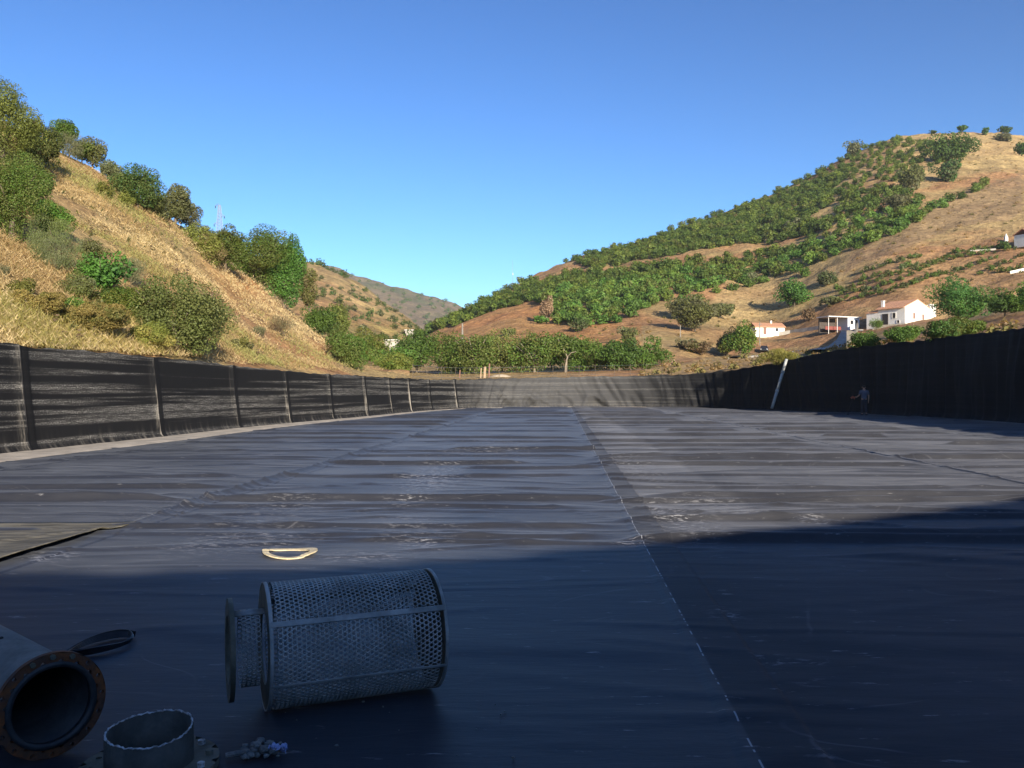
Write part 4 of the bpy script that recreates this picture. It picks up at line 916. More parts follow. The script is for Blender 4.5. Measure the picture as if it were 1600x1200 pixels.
# single trees and bushes on and below the right hill
for a in [('tree',1241,480,44,44,GREEN,'green tree standing alone on the dry slope above the low white house',dict(col2=DGREEN)),
 ('bush',1291,446,36,24,GREYG,'grey green bush alone on the slope below the orchard edge',dict(col2=DGREEN)),
 ('tree',1498,510,92,78,(0.06,0.135,0.035),'big bright green tree right of the white house',dict(col2=GREEN,k=40,lump=.25)),
 ('tree',1570,497,66,42,GREEN,'dark green tree right of the big bright one',dict(col2=DGREEN)),('tree',1612,492,50,50,GREEN,'dark green tree at the right edge by the wall',dict(col2=DGREEN)),
 ('tree',1420,536,40,26,GREEN,'low round orange tree nearest the foot of the white house',dict(col2=OLIVEG)),('tree',1474,534,52,36,(0.06,0.125,0.03),'wide green bush covering the bank right of the white house',dict(col2=OLIVEG)),
 ('tree',1505,528,70,34,GREEN,'low spreading green bush on the bank under the big bright tree',dict(col2=OLIVEG)),
 ('tree',1353,549,48,32,DGREEN,'dark round bush at the bottom of the concrete ramp',dict(col2=GREEN)),('tree',1406,540,40,30,GREEN,'round bush between the ramp and the bank of bushes',dict(col2=DGREEN)),
 ('tree',1384,505,14,22,YELG,'small yellow green tree at the front of the white house',dict(col2=GREEN)),
 ('bush',1086,520,74,58,OLIVEG,'large dull olive bush on the dry slope',dict(col2=GREYG,k=30,lump=.28)),('bush',1060,500,34,34,GREYG,'grey bush at the upper left of the large olive bush',dict(col2=OLIVEG)),
 ('tree',1158,556,52,52,GREEN,'bright green tree left of the dark car',dict(col2=YELG,k=26)),('bush',1136,556,40,44,OLIVEG,'dull bush left of the bright green tree by the car',dict(col2=BROWN)),
 ('bush',1092,554,40,22,BROWN,'dark brown scrub beside the little hut',dict(col2=OLIVEG)),('bush',1072,548,36,18,GREYG,'grey scrub above the little hut',dict(col2=BROWN)),
 ('bush',981,540,30,30,GREYG,'grey olive bush above the right end of the tree row',dict(col2=OLIVEG)),('bush',905,520,26,22,DGREEN,'dark bush at the foot of the orchard',dict(col2=GREYG)),
 ('bush',846,505,30,14,GREEN,'low green bush on the orange cutting',dict(col2=OLIVEG)),('bush',795,522,22,14,OLIVEG,'small olive bush on the orange cutting',dict(col2=GREYG)),
 ('tree',1487,254,60,48,DGREEN,'big dark tree near the top of the right hill',dict(col2=GREEN,k=26)),('tree',1481,284,42,34,DGREEN,'dark rounded tree below the big one near the hilltop',dict(col2=GREYG)),
 ('tree',1424,298,44,38,GREYG,'grey olive tree on the upper slope of the right hill',dict(col2=OLIVEG)),('tree',1404,326,38,26,GREYG,'pale grey bush among the orchard near the top',dict(col2=OLIVEG)),
 ('tree',1333,242,26,22,GREYG,'greyish tree on the skyline where the orchard begins to thin',dict(col2=OLIVEG)),
 ('tree',1503,205,16,10,DGREEN,'small dark tree on the skyline over the big dark tree',{}),('tree',1540,212,10,14,DGREEN,'narrow dark bush near the hilltop',{}),('tree',1571,208,16,12,DGREEN,'wide dark tree at the right end of the hilltop',{}),
 ('tree',1458,208,12,6,DGREEN,'tiny dark bush on the hilltop skyline',{}),('bush',1567,220,26,13,GREYG,'grey bush just below the hilltop',{}),('tree',1597,245,22,22,DGREEN,'dark bush on the dry grass at the right edge, below the hilltop',{}),
 ('bush',1222,574,62,30,LIME,'yellow green feathery bush behind the white pipe',dict(col2=YELG,broom=True,dens=2.0)),('bush',1262,572,30,16,GREYG,'grey prickly clump right of the feathery bush',{}),
 ('bush',1322,560,22,18,YDRY,'yellow dry bush by the foot of the ramp',dict(broom=True)),
 ('bush',1175,440,24,16,GREYG,'grey bush at the lower edge of the orchard',{}),('bush',1240,360,26,18,GREYG,'pale grey bush in the middle of the orchard',{}),('bush',1125,500,40,24,OLIVEG,'olive scrub between the large olive bush and the lone green tree',dict(col2=GREYG)),
 ('bush',1300,478,40,14,OLIVEG,'prickly olive scrub on the slope above the outbuilding',dict(col2=GREYG)),('bush',1265,500,24,22,BROWN,'shadowy brown bush between the low white house and the outbuilding',{}),('tree',1566,388,16,12,DGREEN,'dark bush at the corner of the upper white house',{}),
 ('palm_bush',1370,512,22,20,GREEN,'spiky green bush at the top of the ramp',dict(broom=True,col2=OLIVEG,dens=1.5))]:
    nm, px, py, wp, hp, c1, lab, kw = a
    rplant(nm, px, py, wp, hp, c1, lab, 'tree' if nm == 'tree' else 'bush', **kw)
o = rplant('dead_tree', 854, 503, 22, 42, (0.24,0.15,0.10), 'brown withered tree at the edge of the orchard', 'tree', col2=(0.20,0.13,0.09), z0=1.5, bark='pale_bark')

# ------------------------------------------------------------------ buildings and things on the hills
def ang(v): return math.atan2(v[1], v[0])
def window(parent, c, wdt, hgt, rz, pane, frame='white_wall', nm='window', depth=.08):
    """an opening set in a wall: frame proud of the wall, recessed-looking pane as its own sub-part"""
    R = Matrix.Rotation(rz, 3, 'Z'); f = MB(); t = .07
    for dx, dz, sx, sz in ((0, hgt / 2 + t / 2, wdt + 2 * t, t), (0, -hgt / 2 - t / 2, wdt + 2 * t, t), (-wdt / 2 - t / 2, 0, t, hgt), (wdt / 2 + t / 2, 0, t, hgt)):
        f.box(Vector(c) + R @ Vector((dx, -depth / 2, dz)), (sx, depth, sz), 0, R)
    fo = f.build(nm, M[frame], parent)
    p = MB().box(Vector(c) + R @ Vector((0, -.015, 0)), (wdt, .03, hgt), 0, R); p.build('pane', M[pane], fo); return fo

# white gabled house with the little battlemented corner
p0 = R_(1414, 505); xd = Vector((.85, .53, 0)).normalized(); rz = ang(xd)
H = empty('white_house', (p0[0], p0[1], p0[2] - .3), rz)
tag(H, 'white gabled farmhouse with terracotta roof and small battlemented corner', 'house')
W_, L2, EV, RG = 8.4, 5.8, 3.5, 5.1
b = MB(); b.add([(0,0,-1),(W_,0,-1),(W_,0,EV),(W_/2,0,RG),(0,0,EV),(0,L2,-1),(W_,L2,-1),(W_,L2,EV),(W_/2,L2,RG),(0,L2,EV)],
      [(0,1,2,3,4),(9,8,7,6,5),(0,4,9,5),(1,6,7,2),(0,5,6,1),(4,3,8,9),(2,7,8,3)]); b.build('wall', M['white_wall'], H)
def roof_slab(a, b_, L0, L1, th=.16):
    (x0, z0), (x1, z1) = a, b_; return [(x0,L0,z0),(x1,L0,z1),(x1,L1,z1),(x0,L1,z0),(x0,L0,z0+th),(x1,L0,z1+th),(x1,L1,z1+th),(x0,L1,z0+th)], [(0,1,2,3),(7,6,5,4),(0,4,5,1),(1,5,6,2),(2,6,7,3),(3,7,4,0)]
r = MB(); r.add(*roof_slab((-.45, EV-.16), (W_/2, RG+.02), -.03, L2+.3)); r.add(*roof_slab((W_/2+.003, RG+.02), (W_+.3, EV-.08), -.03, L2+.3)); ro = r.build('roof', M['tiles'], H)
c_ = MB().box((.9, L2-.5, 4.4), (.5,.5,1.3)); c_.box((.9, L2-.5, 5.15), (.62,.62,.14)); c_.build('chimney', M['white_wall'], ro)
t_ = MB().box((W_+1.0, 1.1, 1.4), (2.0, 2.2, 4.9))
for dx, dy in ((.12,.2),(1.0,.2),(1.8,.2),(1.8,1.1),(1.8,2.0),(.12,2.0)): t_.box((W_+dx+.1, dy-.02, 4.2), (.36,.36,.68))
t_.build('battlement', M['white_wall'], H)
window(H, (2.9,0,1.9), .62, 1.15, 0, 'brown_shutter'); window(H, (5.9,0,1.8), .62, 1.05, 0, 'brown_shutter'); window(H, (W_+1.25,0,1.7), .32, .7, 0, 'dark_glass')
window(H, (0,2.3,2.0), .7, 1.0, math.radians(-90), 'dark_glass'); window(H, (0,1.4,.75), .55, .5, math.radians(-90), 'dark_wood')
d_ = window(H, (0,4.2,1.35), 1.15, 2.1, math.radians(-90), 'dark_glass', 'dark_wood', 'door')
an = MB().box((1.6, L2+1.3, .9), (3.2, 2.5, 3.8)); ao = an.build('annex', M['white_wall'], H)
a2 = MB(); a2.add(*roof_slab((-.2, 2.83), (3.4, 3.5), L2+.03, L2+2.7)); a2.build('annex_roof', M['tiles'], ao)
s_ = MB(); s_.add([(-2.6,-3.2,-1.6),(W_+2.4,-2.6,-1.6),(W_+2.2,-.35,.28),(-.5,-.4,.28),(-2.4,L2,-.9),(-.4,L2,.28)],[(0,1,2,3),(0,3,5,4)]); s_.build('stone_base', M['stone'], H)

# low white house in front of the slope
p0 = R_(1198, 523); H2 = empty('low_house', (p0[0], p0[1], p0[2]), math.radians(8)); H2.scale = (.8,.8,.8); tag(H2, 'low white house with a long terracotta roof, half hidden by a green tree', 'house')
MB().box((0,0,.9), (9.0,4.4,3.4)).build('wall', M['white_wall'], H2)
r = MB(); v_, f_ = roof_slab((-2.6, 2.42), (0, 3.75), -4.75, 4.75); r.add([(y, x, z) for x, y, z in v_], f_); v_, f_ = roof_slab((0.003, 3.75), (2.6, 2.5), -4.75, 4.75); r.add([(y, x, z) for x, y, z in v_], f_); ro = r.build('roof', M['tiles'], H2)
MB().box((1.2,-.2,4.1), (.45,.45,.9)).build('chimney', M['white_wall'], ro)
window(H2, (2.1,-2.2,1.75), .75, .9, 0, 'dark_glass'); window(H2, (-1.6,-2.2,1.35), .9, 2.0, 0, 'brown_shutter', 'white_wall', 'door')
# outbuilding with flat white roof
p0 = R_(1314, 518); H3 = empty('outbuilding', (p0[0], p0[1], p0[2]), math.radians(20)); tag(H3, 'flat roofed pale outbuilding with an open red sided carport', 'outbuilding')
MB().box((1.9,0,1.0), (3.0,3.0,3.6)).build('wall', M['blue_white'], H3); MB().box((-.5,0,2.85), (8.4,3.6,.18)).build('roof', M['white_wall'], H3)
MB().box((-2.2,-.2,.6), (4.0,.12,.7)).build('red_screen', M['red_paint'], H3)
for x in (-4.4, -2.2): MB().box((x,-1.4,1.0), (.1,.1,3.4)).build('post', M['white_wall'], H3)
MB().box((-2.4,1.4,1.2), (4.2,.15,3.0)).build('back_wall', M['dark_wood'], H3)
window(H3, (1.4,-1.5,1.8), .7, .8, 0, 'dark_glass'); window(H3, (2.6,-1.5,1.5), .6, 1.6, 0, 'dark_glass', 'white_wall', 'door')
# house up at the right edge, garden walls
p0 = R_(1612, 386); H4 = empty('upper_house', (p0[0], p0[1], p0[2]), math.radians(24)); H4.scale = (.85,.85,.85); tag(H4, 'white house with orange roof high at the right edge of the hill', 'house')
MB().box((0,0,1.2), (8,5,3.6)).build('wall', M['white_wall'], H4)
r = MB(); v_, f_ = roof_slab((-2.9, 2.95), (0, 4.5), -4.3, 4.3); r.add([(y, x, z) for x, y, z in v_], f_); v_, f_ = roof_slab((0.003, 4.5), (2.9, 2.95), -4.3, 4.3); r.add([(y, x, z) for x, y, z in v_], f_); r.build('roof', M['tiles'], H4)
window(H4, (-1.5,-2.5,1.6), 1.0, 1.1, 0, 'dark_glass'); window(H4, (1.5,-2.5,1.2), 1.0, 2.0, 0, 'brown_shutter', 'white_wall', 'door')
mb = MB().prism([(-.35,-.35),(.35,-.35),(.35,.35),(-.35,.35)], 1.4, -.4); mb.add([(-.35,-.35,1.0),(.35,-.35,1.0),(.35,.35,1.0),(-.35,.35,1.0),(0,0,2.1)], [(0,1,4),(1,2,4),(2,3,4),(3,0,4)])
q = R_(1572, 378); tag(mb.build('gate_pillar', M['white_wall'], None, False, (q[0], q[1], q[2])), 'pointed white pillar left of the house at the right edge', 'pillar')
def wall_along(name, pts, h, th, mat, label, cat, lift=0.0):
    q = [Vector(R_(*p)) for p in pts]; mb = MB()
    for a, b in zip(q[:-1], q[1:]):
        d = (b - a); n = Vector((-d.y, d.x, 0)).normalized() * th / 2
        mb.add([a-n+Vector((0,0,-1)), b-n+Vector((0,0,-1)), b+n+Vector((0,0,-1)), a+n+Vector((0,0,-1)), a-n+Vector((0,0,h)), b-n+Vector((0,0,h)), b+n+Vector((0,0,h)), a+n+Vector((0,0,h))], [(3,2,1,0),(4,5,6,7),(0,1,5,4),(1,2,6,5),(2,3,7,6),(3,0,4,7)])
    o = mb.build(name, M[mat]); return tag(o, label, cat)
wall_along('garden_wall', [(1210,523),(1235,519),(1262,517),(1285,515),(1300,514)], .75, .3, 'conc', 'long pale concrete wall between the low white house and the outbuilding', 'wall')
wall_along('garden_wall', [(1578,424),(1600,419),(1640,412)], .55, .3, 'white_wall', 'white garden wall on the slope at the right edge', 'wall')
wall_along('garden_wall', [(1516,394),(1540,391),(1556,389)], .35, .3, 'conc', 'low pale kerb wall across the slope below the upper white house', 'wall')
wall_along('ramp_wall', [(1326,548),(1336,532),(1340,514)], 1.6, .3, 'grey_wood', 'dark retaining wall beside the concrete ramp', 'wall')
def strip_on(name, pts, wid, mat, label, lift=.25):
    q = np.array([RIGHT.pt(*p)[0] for p in pts]); n_ = 40; u = np.linspace(0, len(q) - 1, n_); c = np.stack([np.interp(u, np.arange(len(q)), q[:, k]) for k in range(3)], -1)
    d = np.gradient(c[:, :2], axis=0); d /= np.linalg.norm(d, axis=1, keepdims=True); nn = np.stack([-d[:, 1], d[:, 0]], -1)
    v = np.stack([np.concatenate([c[:, :2] + nn * wid * e, c[:, 2:] + h], 1) for e, h in ((-.55,-.6),(-.5,lift),(.5,lift),(.55,-.6))], 1).reshape(-1, 3)
    tag(link(name, np_mesh(name, v, grid_faces(n_, 4), M[mat])), label, None, None, 'structure')
strip_on('concrete_ramp', [(1290,549),(1312,542),(1326,530),(1332,516)], 4.0, 'conc', 'concrete ramp up to the white house')
strip_on('track', [(1150,562),(1200,555),(1250,549),(1290,548)], 2.2, 'conc', 'pale track running to the ramp')

# dark car
p0 = R_(1194, 551); CAR = empty('parked_car', (p0[0], p0[1], p0[2] + .12), math.radians(-18)); tag(CAR, 'small dark car parked nose out between the bushes', 'car')
def car_loft(sections, name, mat, parent):
    mb = MB(); n = len(sections[0]); v = [p for s in sections for p in s]; f = []
    for i in range(len(sections) - 1):
        for k in range(n): f.append((i*n+k, i*n+(k+1)%n, (i+1)*n+(k+1)%n, (i+1)*n+k))
    f += [tuple(range(n)), tuple(range(len(v)-n, len(v)))]; mb.add(v, f); return mb.build(name, M[mat], parent, False, None, .05)
def sec(y, hw, z0, z1, ins): return [(-hw, y, z0), (hw, y, z0), (hw, y, (z0+z1)/2), (hw-ins, y, z1), (-hw+ins, y, z1), (-hw, y, (z0+z1)/2)]
car_loft([sec(-1.95,.72,.3,.72,.1), sec(-1.7,.82,.22,.82,.1), sec(-.8,.84,.2,.95,.1), sec(1.2,.84,.2,.98,.1), sec(1.85,.8,.25,.95,.1)], 'body', 'car', CAR)
car_loft([sec(-.75,.72,.93,.96,.02), sec(-.1,.68,.93,1.42,.1), sec(1.1,.68,.95,1.45,.1), sec(1.8,.66,.95,1.0,.05)], 'cabin', 'dark_glass', CAR)
for x in (-.78, .78):
    for y in (-1.25, 1.25):
        wv = MB().tube([(x-.1,y,.3),(x+.1,y,.3)], .31, 16).build('wheel', M['rubber'], CAR); MB().tube([(x-.115,y,.3),(x+.115,y,.3)], .18, 12).build('rim', M['steel'], wv)
for x in (-.58, .58): MB().box((x,-1.9,.62), (.26,.16,.13)).build('headlight', M['head_lamp'], CAR, bevel=.02)

# little hut
p0 = np.array([(1053-CX)*112/F, 112, EYE+(HZ-574)*112/F]); HUT = empty('small_hut', tuple(p0), math.radians(-14)); tag(HUT, 'tiny tent shaped hut with a dark open front', 'hut')
mb = MB(); w2, hh, ll = .72, .98, 1.6
mb.add([(-w2-.1,-.05,-.1),(0,-.05,hh+.1),(0,ll,hh+.1),(-w2-.1,ll,-.1),(-w2,-.05,-.1),(0,-.05,hh),(0,ll,hh),(-w2,ll,-.1)], [(0,1,2,3),(7,6,5,4),(0,4,5,1),(3,2,6,7),(1,5,6,2),(0,3,7,4)])
mb.add([(w2+.1,-.05,-.1),(0.004,-.05,hh+.1),(0.004,ll,hh+.1),(w2+.1,ll,-.1),(w2,-.05,-.1),(0.004,-.05,hh),(0.004,ll,hh),(w2,ll,-.1)], [(3,2,1,0),(4,5,6,7),(1,5,4,0),(7,6,2,3),(2,6,5,1),(4,7,3,0)])
mb.build('roof', M['wood'], HUT); MB().add([(-w2+.02,.5,-.1),(w2-.02,.5,-.1),(0,.5,hh-.03)], [(0,1,2)]).build('back_wall', M['dark_wood'], HUT)

# poles, masts, lattice pylon
def pole(px, py_top, D, py_base, r, label, nm='utility_pole', arm=True, mat='grey_wood'):
    s_ = D / F; x = (px-CX)*s_; zb = EYE+(HZ-py_base)*s_; zt = EYE+(HZ-py_top)*s_; root = empty(nm, (x, D, zb)); tag(root, label, 'pole')
    MB().tube([(0,0,-.5),(0,0,(zt-zb)/2),(0,0,zt-zb)], [r*1.25,r*1.1,r*.8], 8).build('shaft', M[mat], root, True)
    if arm: MB().box((0,-.12,zt-zb-.5), (.9,.09,.1)).build('crossarm', M[mat], root)
    return root
pole(722.5, 505, 128, 586, .16, 'thick grey utility pole rising out of the tree row', arm=False)
pole(1187, 503, 176, 552, .10, 'thin grey pole beside the bright green tree and the car')
pole(1063, 508, 170, 545, .11, 'thin grey pole on the slope below the large olive bush', arm=False)
mast = pole(801, 406, 372, 452, .06, 'hair thin mast on the left shoulder of the right hill', 'radio_mast', False, 'mast')
MB().box((0.1,0,6.8), (.5,.3,.9)).build('antenna_box', M['mast'], mast)
D = 300; s_ = D/F; PY = empty('lattice_pylon', ((343-CX)*s_, D, EYE+(HZ-372)*s_)); PY.scale = (.8,.8,1); tag(PY, 'pale lattice pylon showing above the thicket on the left skyline', 'pylon'); Ht = 52*s_
mb = MB(); lev = np.linspace(0, Ht, 12)
def hw_(z): return .95*(1-z/Ht)**.8+.36
for sx, sy in ((1,1),(1,-1),(-1,1),(-1,-1)): mb.tube([(sx*hw_(z), sy*hw_(z), z) for z in lev], .07, 4)
mb.build('leg_frame', M['mast'], PY); mb = MB()
for i, (a, b) in enumerate(zip(lev[:-1], lev[1:])):
    for (x0, y0), (x1, y1) in (((1,1),(-1,1)),((-1,1),(-1,-1)),((-1,-1),(1,-1)),((1,-1),(1,1))):
        mb.tube([(x0*hw_(a), y0*hw_(a), a), (x1*hw_(b), y1*hw_(b), b)], .04, 3); mb.tube([(x1*hw_(a), y1*hw_(a), a), (x0*hw_(b), y0*hw_(b), b)], .04, 3); mb.tube([(x0*hw_(b), y0*hw_(b), b), (x1*hw_(b), y1*hw_(b), b)], .04, 3)
mb.build('bracing', M['mast'], PY)
for z, sgn in ((Ht*.97,-1),(Ht*.66,1),(Ht*.42,-1)):
    a = MB(); hw = hw_(z)
    for dy in (-.3,.3): a.tube([(sgn*hw, dy, z),(sgn*(hw+1.5), 0, z+.05)], .07, 4); a.tube([(sgn*hw, dy, z+.9),(sgn*(hw+1.5), 0, z+.05)], .05, 4)
    ao = a.build('crossarm', M['mast'], PY)
    ins = MB(); ins.tube([(sgn*(hw+1.4),0,z),(sgn*(hw+1.45),0,z-.4),(sgn*(hw+1.4),0,z-.9)], [.10,.2,.14], 6); ins.build('insulator', M['dark_hole'], ao)

# wire fence and posts behind the far wall
FE = empty('wire_fence', (0, 84, 2.6)); tag(FE, 'thin post and wire fence along the top of the far wall', 'fence')
fp = []
for px in (645, 667, 690, 712, 745, 780, 815, 840, 864, 885, 905, 930, 960, 985, 1010, 1035):
    D, Hh = ray_wall(px); D = D[0] + 1.9; x = (px-CX)*D/F; z = float(Hh[0]) - .2; fp.append((x, D-84, z-2.6))
    MB().tube([(x, D-84, z-2.8),(x, D-84, z-2.6+1.35)], .018, 6).build('post', M['bark'], FE)
for h in (.4,.8,1.25): MB().tube([(x, y, z+h) for x, y, z in fp], .008, 3).build('wire', M['mast'], FE)
for px, hpx, r, lab, mat in ((751,17,.08,'slim pale post beside the thick pale post behind the far wall','wood'),(757,19,.16,'thick pale wooden post behind the far wall','wood'),(764,24,.10,'reddish leaning post beside the thick pale post','brown_shutter'),(718,14,.07,'short reddish stake at the left of the shady gap','brown_shutter')):
    D = 90; s_ = D/F; z = EYE+(HZ-592)*s_; mb = MB().tube([(0,0,-.2),(.02,0,hpx*s_*.5),(.06,0,hpx*s_)], [r,r*.95,r*.85], 8); tag(mb.build('timber_post', M[mat], None, False, ((px-CX)*s_, D, z)), lab, 'post')
D = 88; s_ = D/F; mb = MB(); ring = [[(math.cos(a)*rr*1.3*(1+.1*math.sin(3*a)), math.sin(a)*rr*.8, zz) for a in np.linspace(0, 6.283, 14, endpoint=False)] for rr, zz in ((1,-.2),(.85,.18),(.5,.36),(.12,.42))]
v_ = [p for r_ in ring for p in r_]; f_ = [(i*14+k, i*14+(k+1)%14, (i+1)*14+(k+1)%14, (i+1)*14+k) for i in range(3) for k in range(14)] + [tuple(42+k for k in range(14))]
mb.add(v_, f_); tag(mb.build('earth_mound', M['stone'], None, True, ((782-CX)*s_, D, EYE+(HZ-591)*s_)), 'small pale heap of earth under the tallest tree of the row', 'mound')
# pale flat roofed sheds in the valley gap
for px, py, wm, hm, D, lab in ((612,535,3.6,.5,240,'long low white roofed shed in the valley gap'),(640,518,3.2,.4,330,'tiny pale wall farther up the valley gap')):
    s_ = D/F; root = empty('valley_shed', ((px-CX)*s_, D, EYE+(HZ-py)*s_)); tag(root, lab, 'shed'); MB().box((0,0,-1.2), (wm,3,2.4+hm)).build('wall', M['conc'], root); MB().box((0,0,hm+.1), (wm+.5,3.6,.25)).build('roof', M['white_wall'], root)

# ------------------------------------------------------------------ white pipe against the right wall
D, Hh = ray_wall(1215); b0 = np.array([(1206-CX)*(D[0]-1.3)/F, D[0]-1.3, .16]); D2, H2_ = ray_wall(1229); Dt = D2[0]-.2; t0 = np.array([(1229-CX)*Dt/F, Dt, EYE+(HZ-561)*Dt/F])
PI_ = empty('drain_pipe', tuple(b0)); tag(PI_, 'white plastic pipe leaning up the dark right wall', 'pipe'); dv = Vector(t0-b0)
for a, b in ((0,.36),(.36,.74),(.74,1.0)): MB().tube([dv*a, dv*((a+b)/2), dv*b], .115, 14).build('pipe_section', M['pvc'], PI_, True)
for a in (.36,.74): MB().tube([dv*(a-.02), dv*(a+.02)], .14, 14).build('coupling', M['pvc'], PI_, True)

# ------------------------------------------------------------------ the person by the right wall
def skin(name, nodes, edges, mat, parent, sub=2, root=0):
    me = bpy.data.meshes.new(name); me.from_pydata([n[:3] for n in nodes], edges, []); o = link(name, me, parent)
    o.modifiers.new('skin', 'SKIN'); ly = me.skin_vertices[0].data
    for i, n in enumerate(nodes):
        r_ = n[3] if hasattr(n[3], '__len__') else (n[3], n[3]); ly[i].radius = r_; ly[i].use_root = (i == root)
    s = o.modifiers.new('sub', 'SUBSURF'); s.levels = sub; s.render_levels = sub; me.materials.append(M[mat])
    for p in me.polygons: p.use_smooth = True
    o.modifiers['skin'].use_smooth_shade = True; return o
PX, PYD = (1350-CX)*52.0/F, 52.0
PER_ = empty('person', (PX, PYD, floor_h(PX, PYD)), math.radians(-8)); PER_.scale = (1.06,1.06,1.06); tag(PER_, 'person in a blue grey shirt and dark trousers walking away along the right wall', 'person')
body = [(0,0,.95,(.15,.11)),(0,-.01,1.12,(.14,.10)),(0,-.01,1.30,(.17,.11)),(0,0,1.44,(.13,.09)),(0,.01,1.53,.055),(0,.02,1.60,.075),(0,.03,1.68,.095),(0,.03,1.75,.075),
 (-.19,0,1.42,.06),(-.27,.02,1.18,.045),(-.36,.22,1.08,.034),(-.385,.28,1.07,.03),(.19,0,1.42,.06),(.26,-.02,1.15,.045),(.27,.05,.90,.034),(.27,.07,.83,.03),
 (-.09,0,.88,.085),(-.10,.06,.50,.06),(-.10,.02,.10,.04),(.09,0,.88,.085),(.10,.02,.50,.06),(.10,-.16,.12,.04),(-.10,.13,.04,.035),(.10,-.05,.03,.035),
 (0,.115,1.66,.02)]
ed = [(0,1),(1,2),(2,3),(3,4),(4,5),(5,6),(6,7),(3,8),(8,9),(9,10),(10,11),(3,12),(12,13),(13,14),(14,15),(0,16),(16,17),(17,18),(0,19),(19,20),(20,21),(18,22),(21,23),(6,24)]
def fingers(h, d, side):
    i0 = len(body); hx, hy, hz = h; d = Vector(d).normalized(); sx = Vector((0,0,1)) if abs(d.z) < .6 else Vector((0,1,0))
    for k in range(4):
        o_ = sx * (.028-.019*k); ln = (.075,.085,.08,.06)[k]
        a = Vector(h)+o_+d*.035; b = a+d*ln*.5+Vector((side*.006,0,0)); c = b+d*ln*.4+Vector((-side*.02,.01,-.012))
        j = len(body); body.extend([(*a,.010),(*b,.009),(*c,.008)]); ed.extend([(fidx,j),(j,j+1),(j+1,j+2)])
    a = Vector(h)+sx*.035+d*.005; b = a+sx*.02+d*.03; j = len(body); body.extend([(*a,.012),(*b,.010)]); ed.extend([(fidx,j),(j,j+1)])
fidx = 11; fingers((-.385,.28,1.07), (-.4,.9,0), -1); fidx = 15; fingers((.27,.07,.83), (0,.15,-1), 1)
skin('body', body, ed, 'skin', PER_, 1)
skin('shirt', [(0,0,.90,(.175,.14)),(0,-.01,1.12,(.16,.12)),(0,-.01,1.30,(.19,.13)),(0,0,1.43,(.15,.105)),(0,.005,1.49,.07),(-.20,0,1.42,.08),(-.26,.015,1.22,.068),(.20,0,1.42,.08),(.255,-.02,1.2,.066)], [(0,1),(1,2),(2,3),(3,4),(3,5),(5,6),(3,7),(7,8)], 'shirt', PER_, 2)
skin('trousers', [(0,0,.99,(.16,.12)),(0,0,.90,(.16,.125)),(-.09,0,.82,.105),(-.10,.06,.50,.08),(-.10,.02,.12,.065),(.09,0,.82,.105),(.10,.02,.50,.08),(.10,-.15,.13,.065)], [(0,1),(1,2),(2,3),(3,4),(1,5),(5,6),(6,7)], 'trousers', PER_, 2)
skin('hair', [(0,-.01,1.62,.085),(0,-.005,1.70,.105),(0,.025,1.77,.10)], [(0,1),(1,2)], 'hair', PER_, 2)
for x, y in ((-.10,.08),(.10,-.10)): MB().box((x,y,.045), (.11,.28,.085)).build('shoe', M['rubber'], PER_, bevel=.03)
for x in (-.095,.095): MB().box((x,.03,1.66), (.03,.05,.07)).build('ear', M['skin'], PER_, bevel=.012)
for x in (-.035,.035): MB().tube([(x,.112,1.685),(x,.125,1.685)], [.012,.006], 8).build('eye', M['dark_hole'], PER_)
MB().box((0,.118,1.62), (.05,.012,.012)).build('mouth', M['brown_shutter'], PER_)
TL = empty('power_tool', (PX-.47, PYD+.33, .02), 0); tag(TL, 'orange handled tool with a dark shaft held out in the walking person\'s hand', 'tool')
MB().tube([(.05,0,1.12),(-.08,.05,1.16),(-.18,.03,1.10)], [.05,.075,.06], 10).build('motor_housing', M['orange'], TL, True)
MB().tube([(-.10,.04,1.10),(-.22,.10,.62),(-.34,.16,.12)], [.022,.02,.02], 8).build('shaft', M['rubber'], TL, True)
MB().tube([(-.02,-.03,1.02),(-.01,-.05,1.12),(.06,-.05,1.13)], [.02,.02,.018], 8).build('handle', M['orange'], TL, True)
MB().tube([(-.34,.16,.10),(-.35,.165,.03)], [.05,.09], 12).build('tool_head', M['rubber'], TL, True)

# ------------------------------------------------------------------ the air of the valley
hz = NT('valley_haze'); pv = hz.n('ShaderNodeVolumePrincipled'); pv.inputs['Density'].default_value = 0.00012; pv.inputs['Color'].default_value = (0.86, 0.92, 1.0, 1); pv.inputs['Anisotropy'].default_value = 0.1
hz.l(pv.outputs[0], hz.out.inputs['Volume'])
hb = MB().box((0, 0, 160), (5400, 5400, 324)).build('haze', hz.m); tag(hb, 'thin haze filling the valley', None, None, 'stuff')

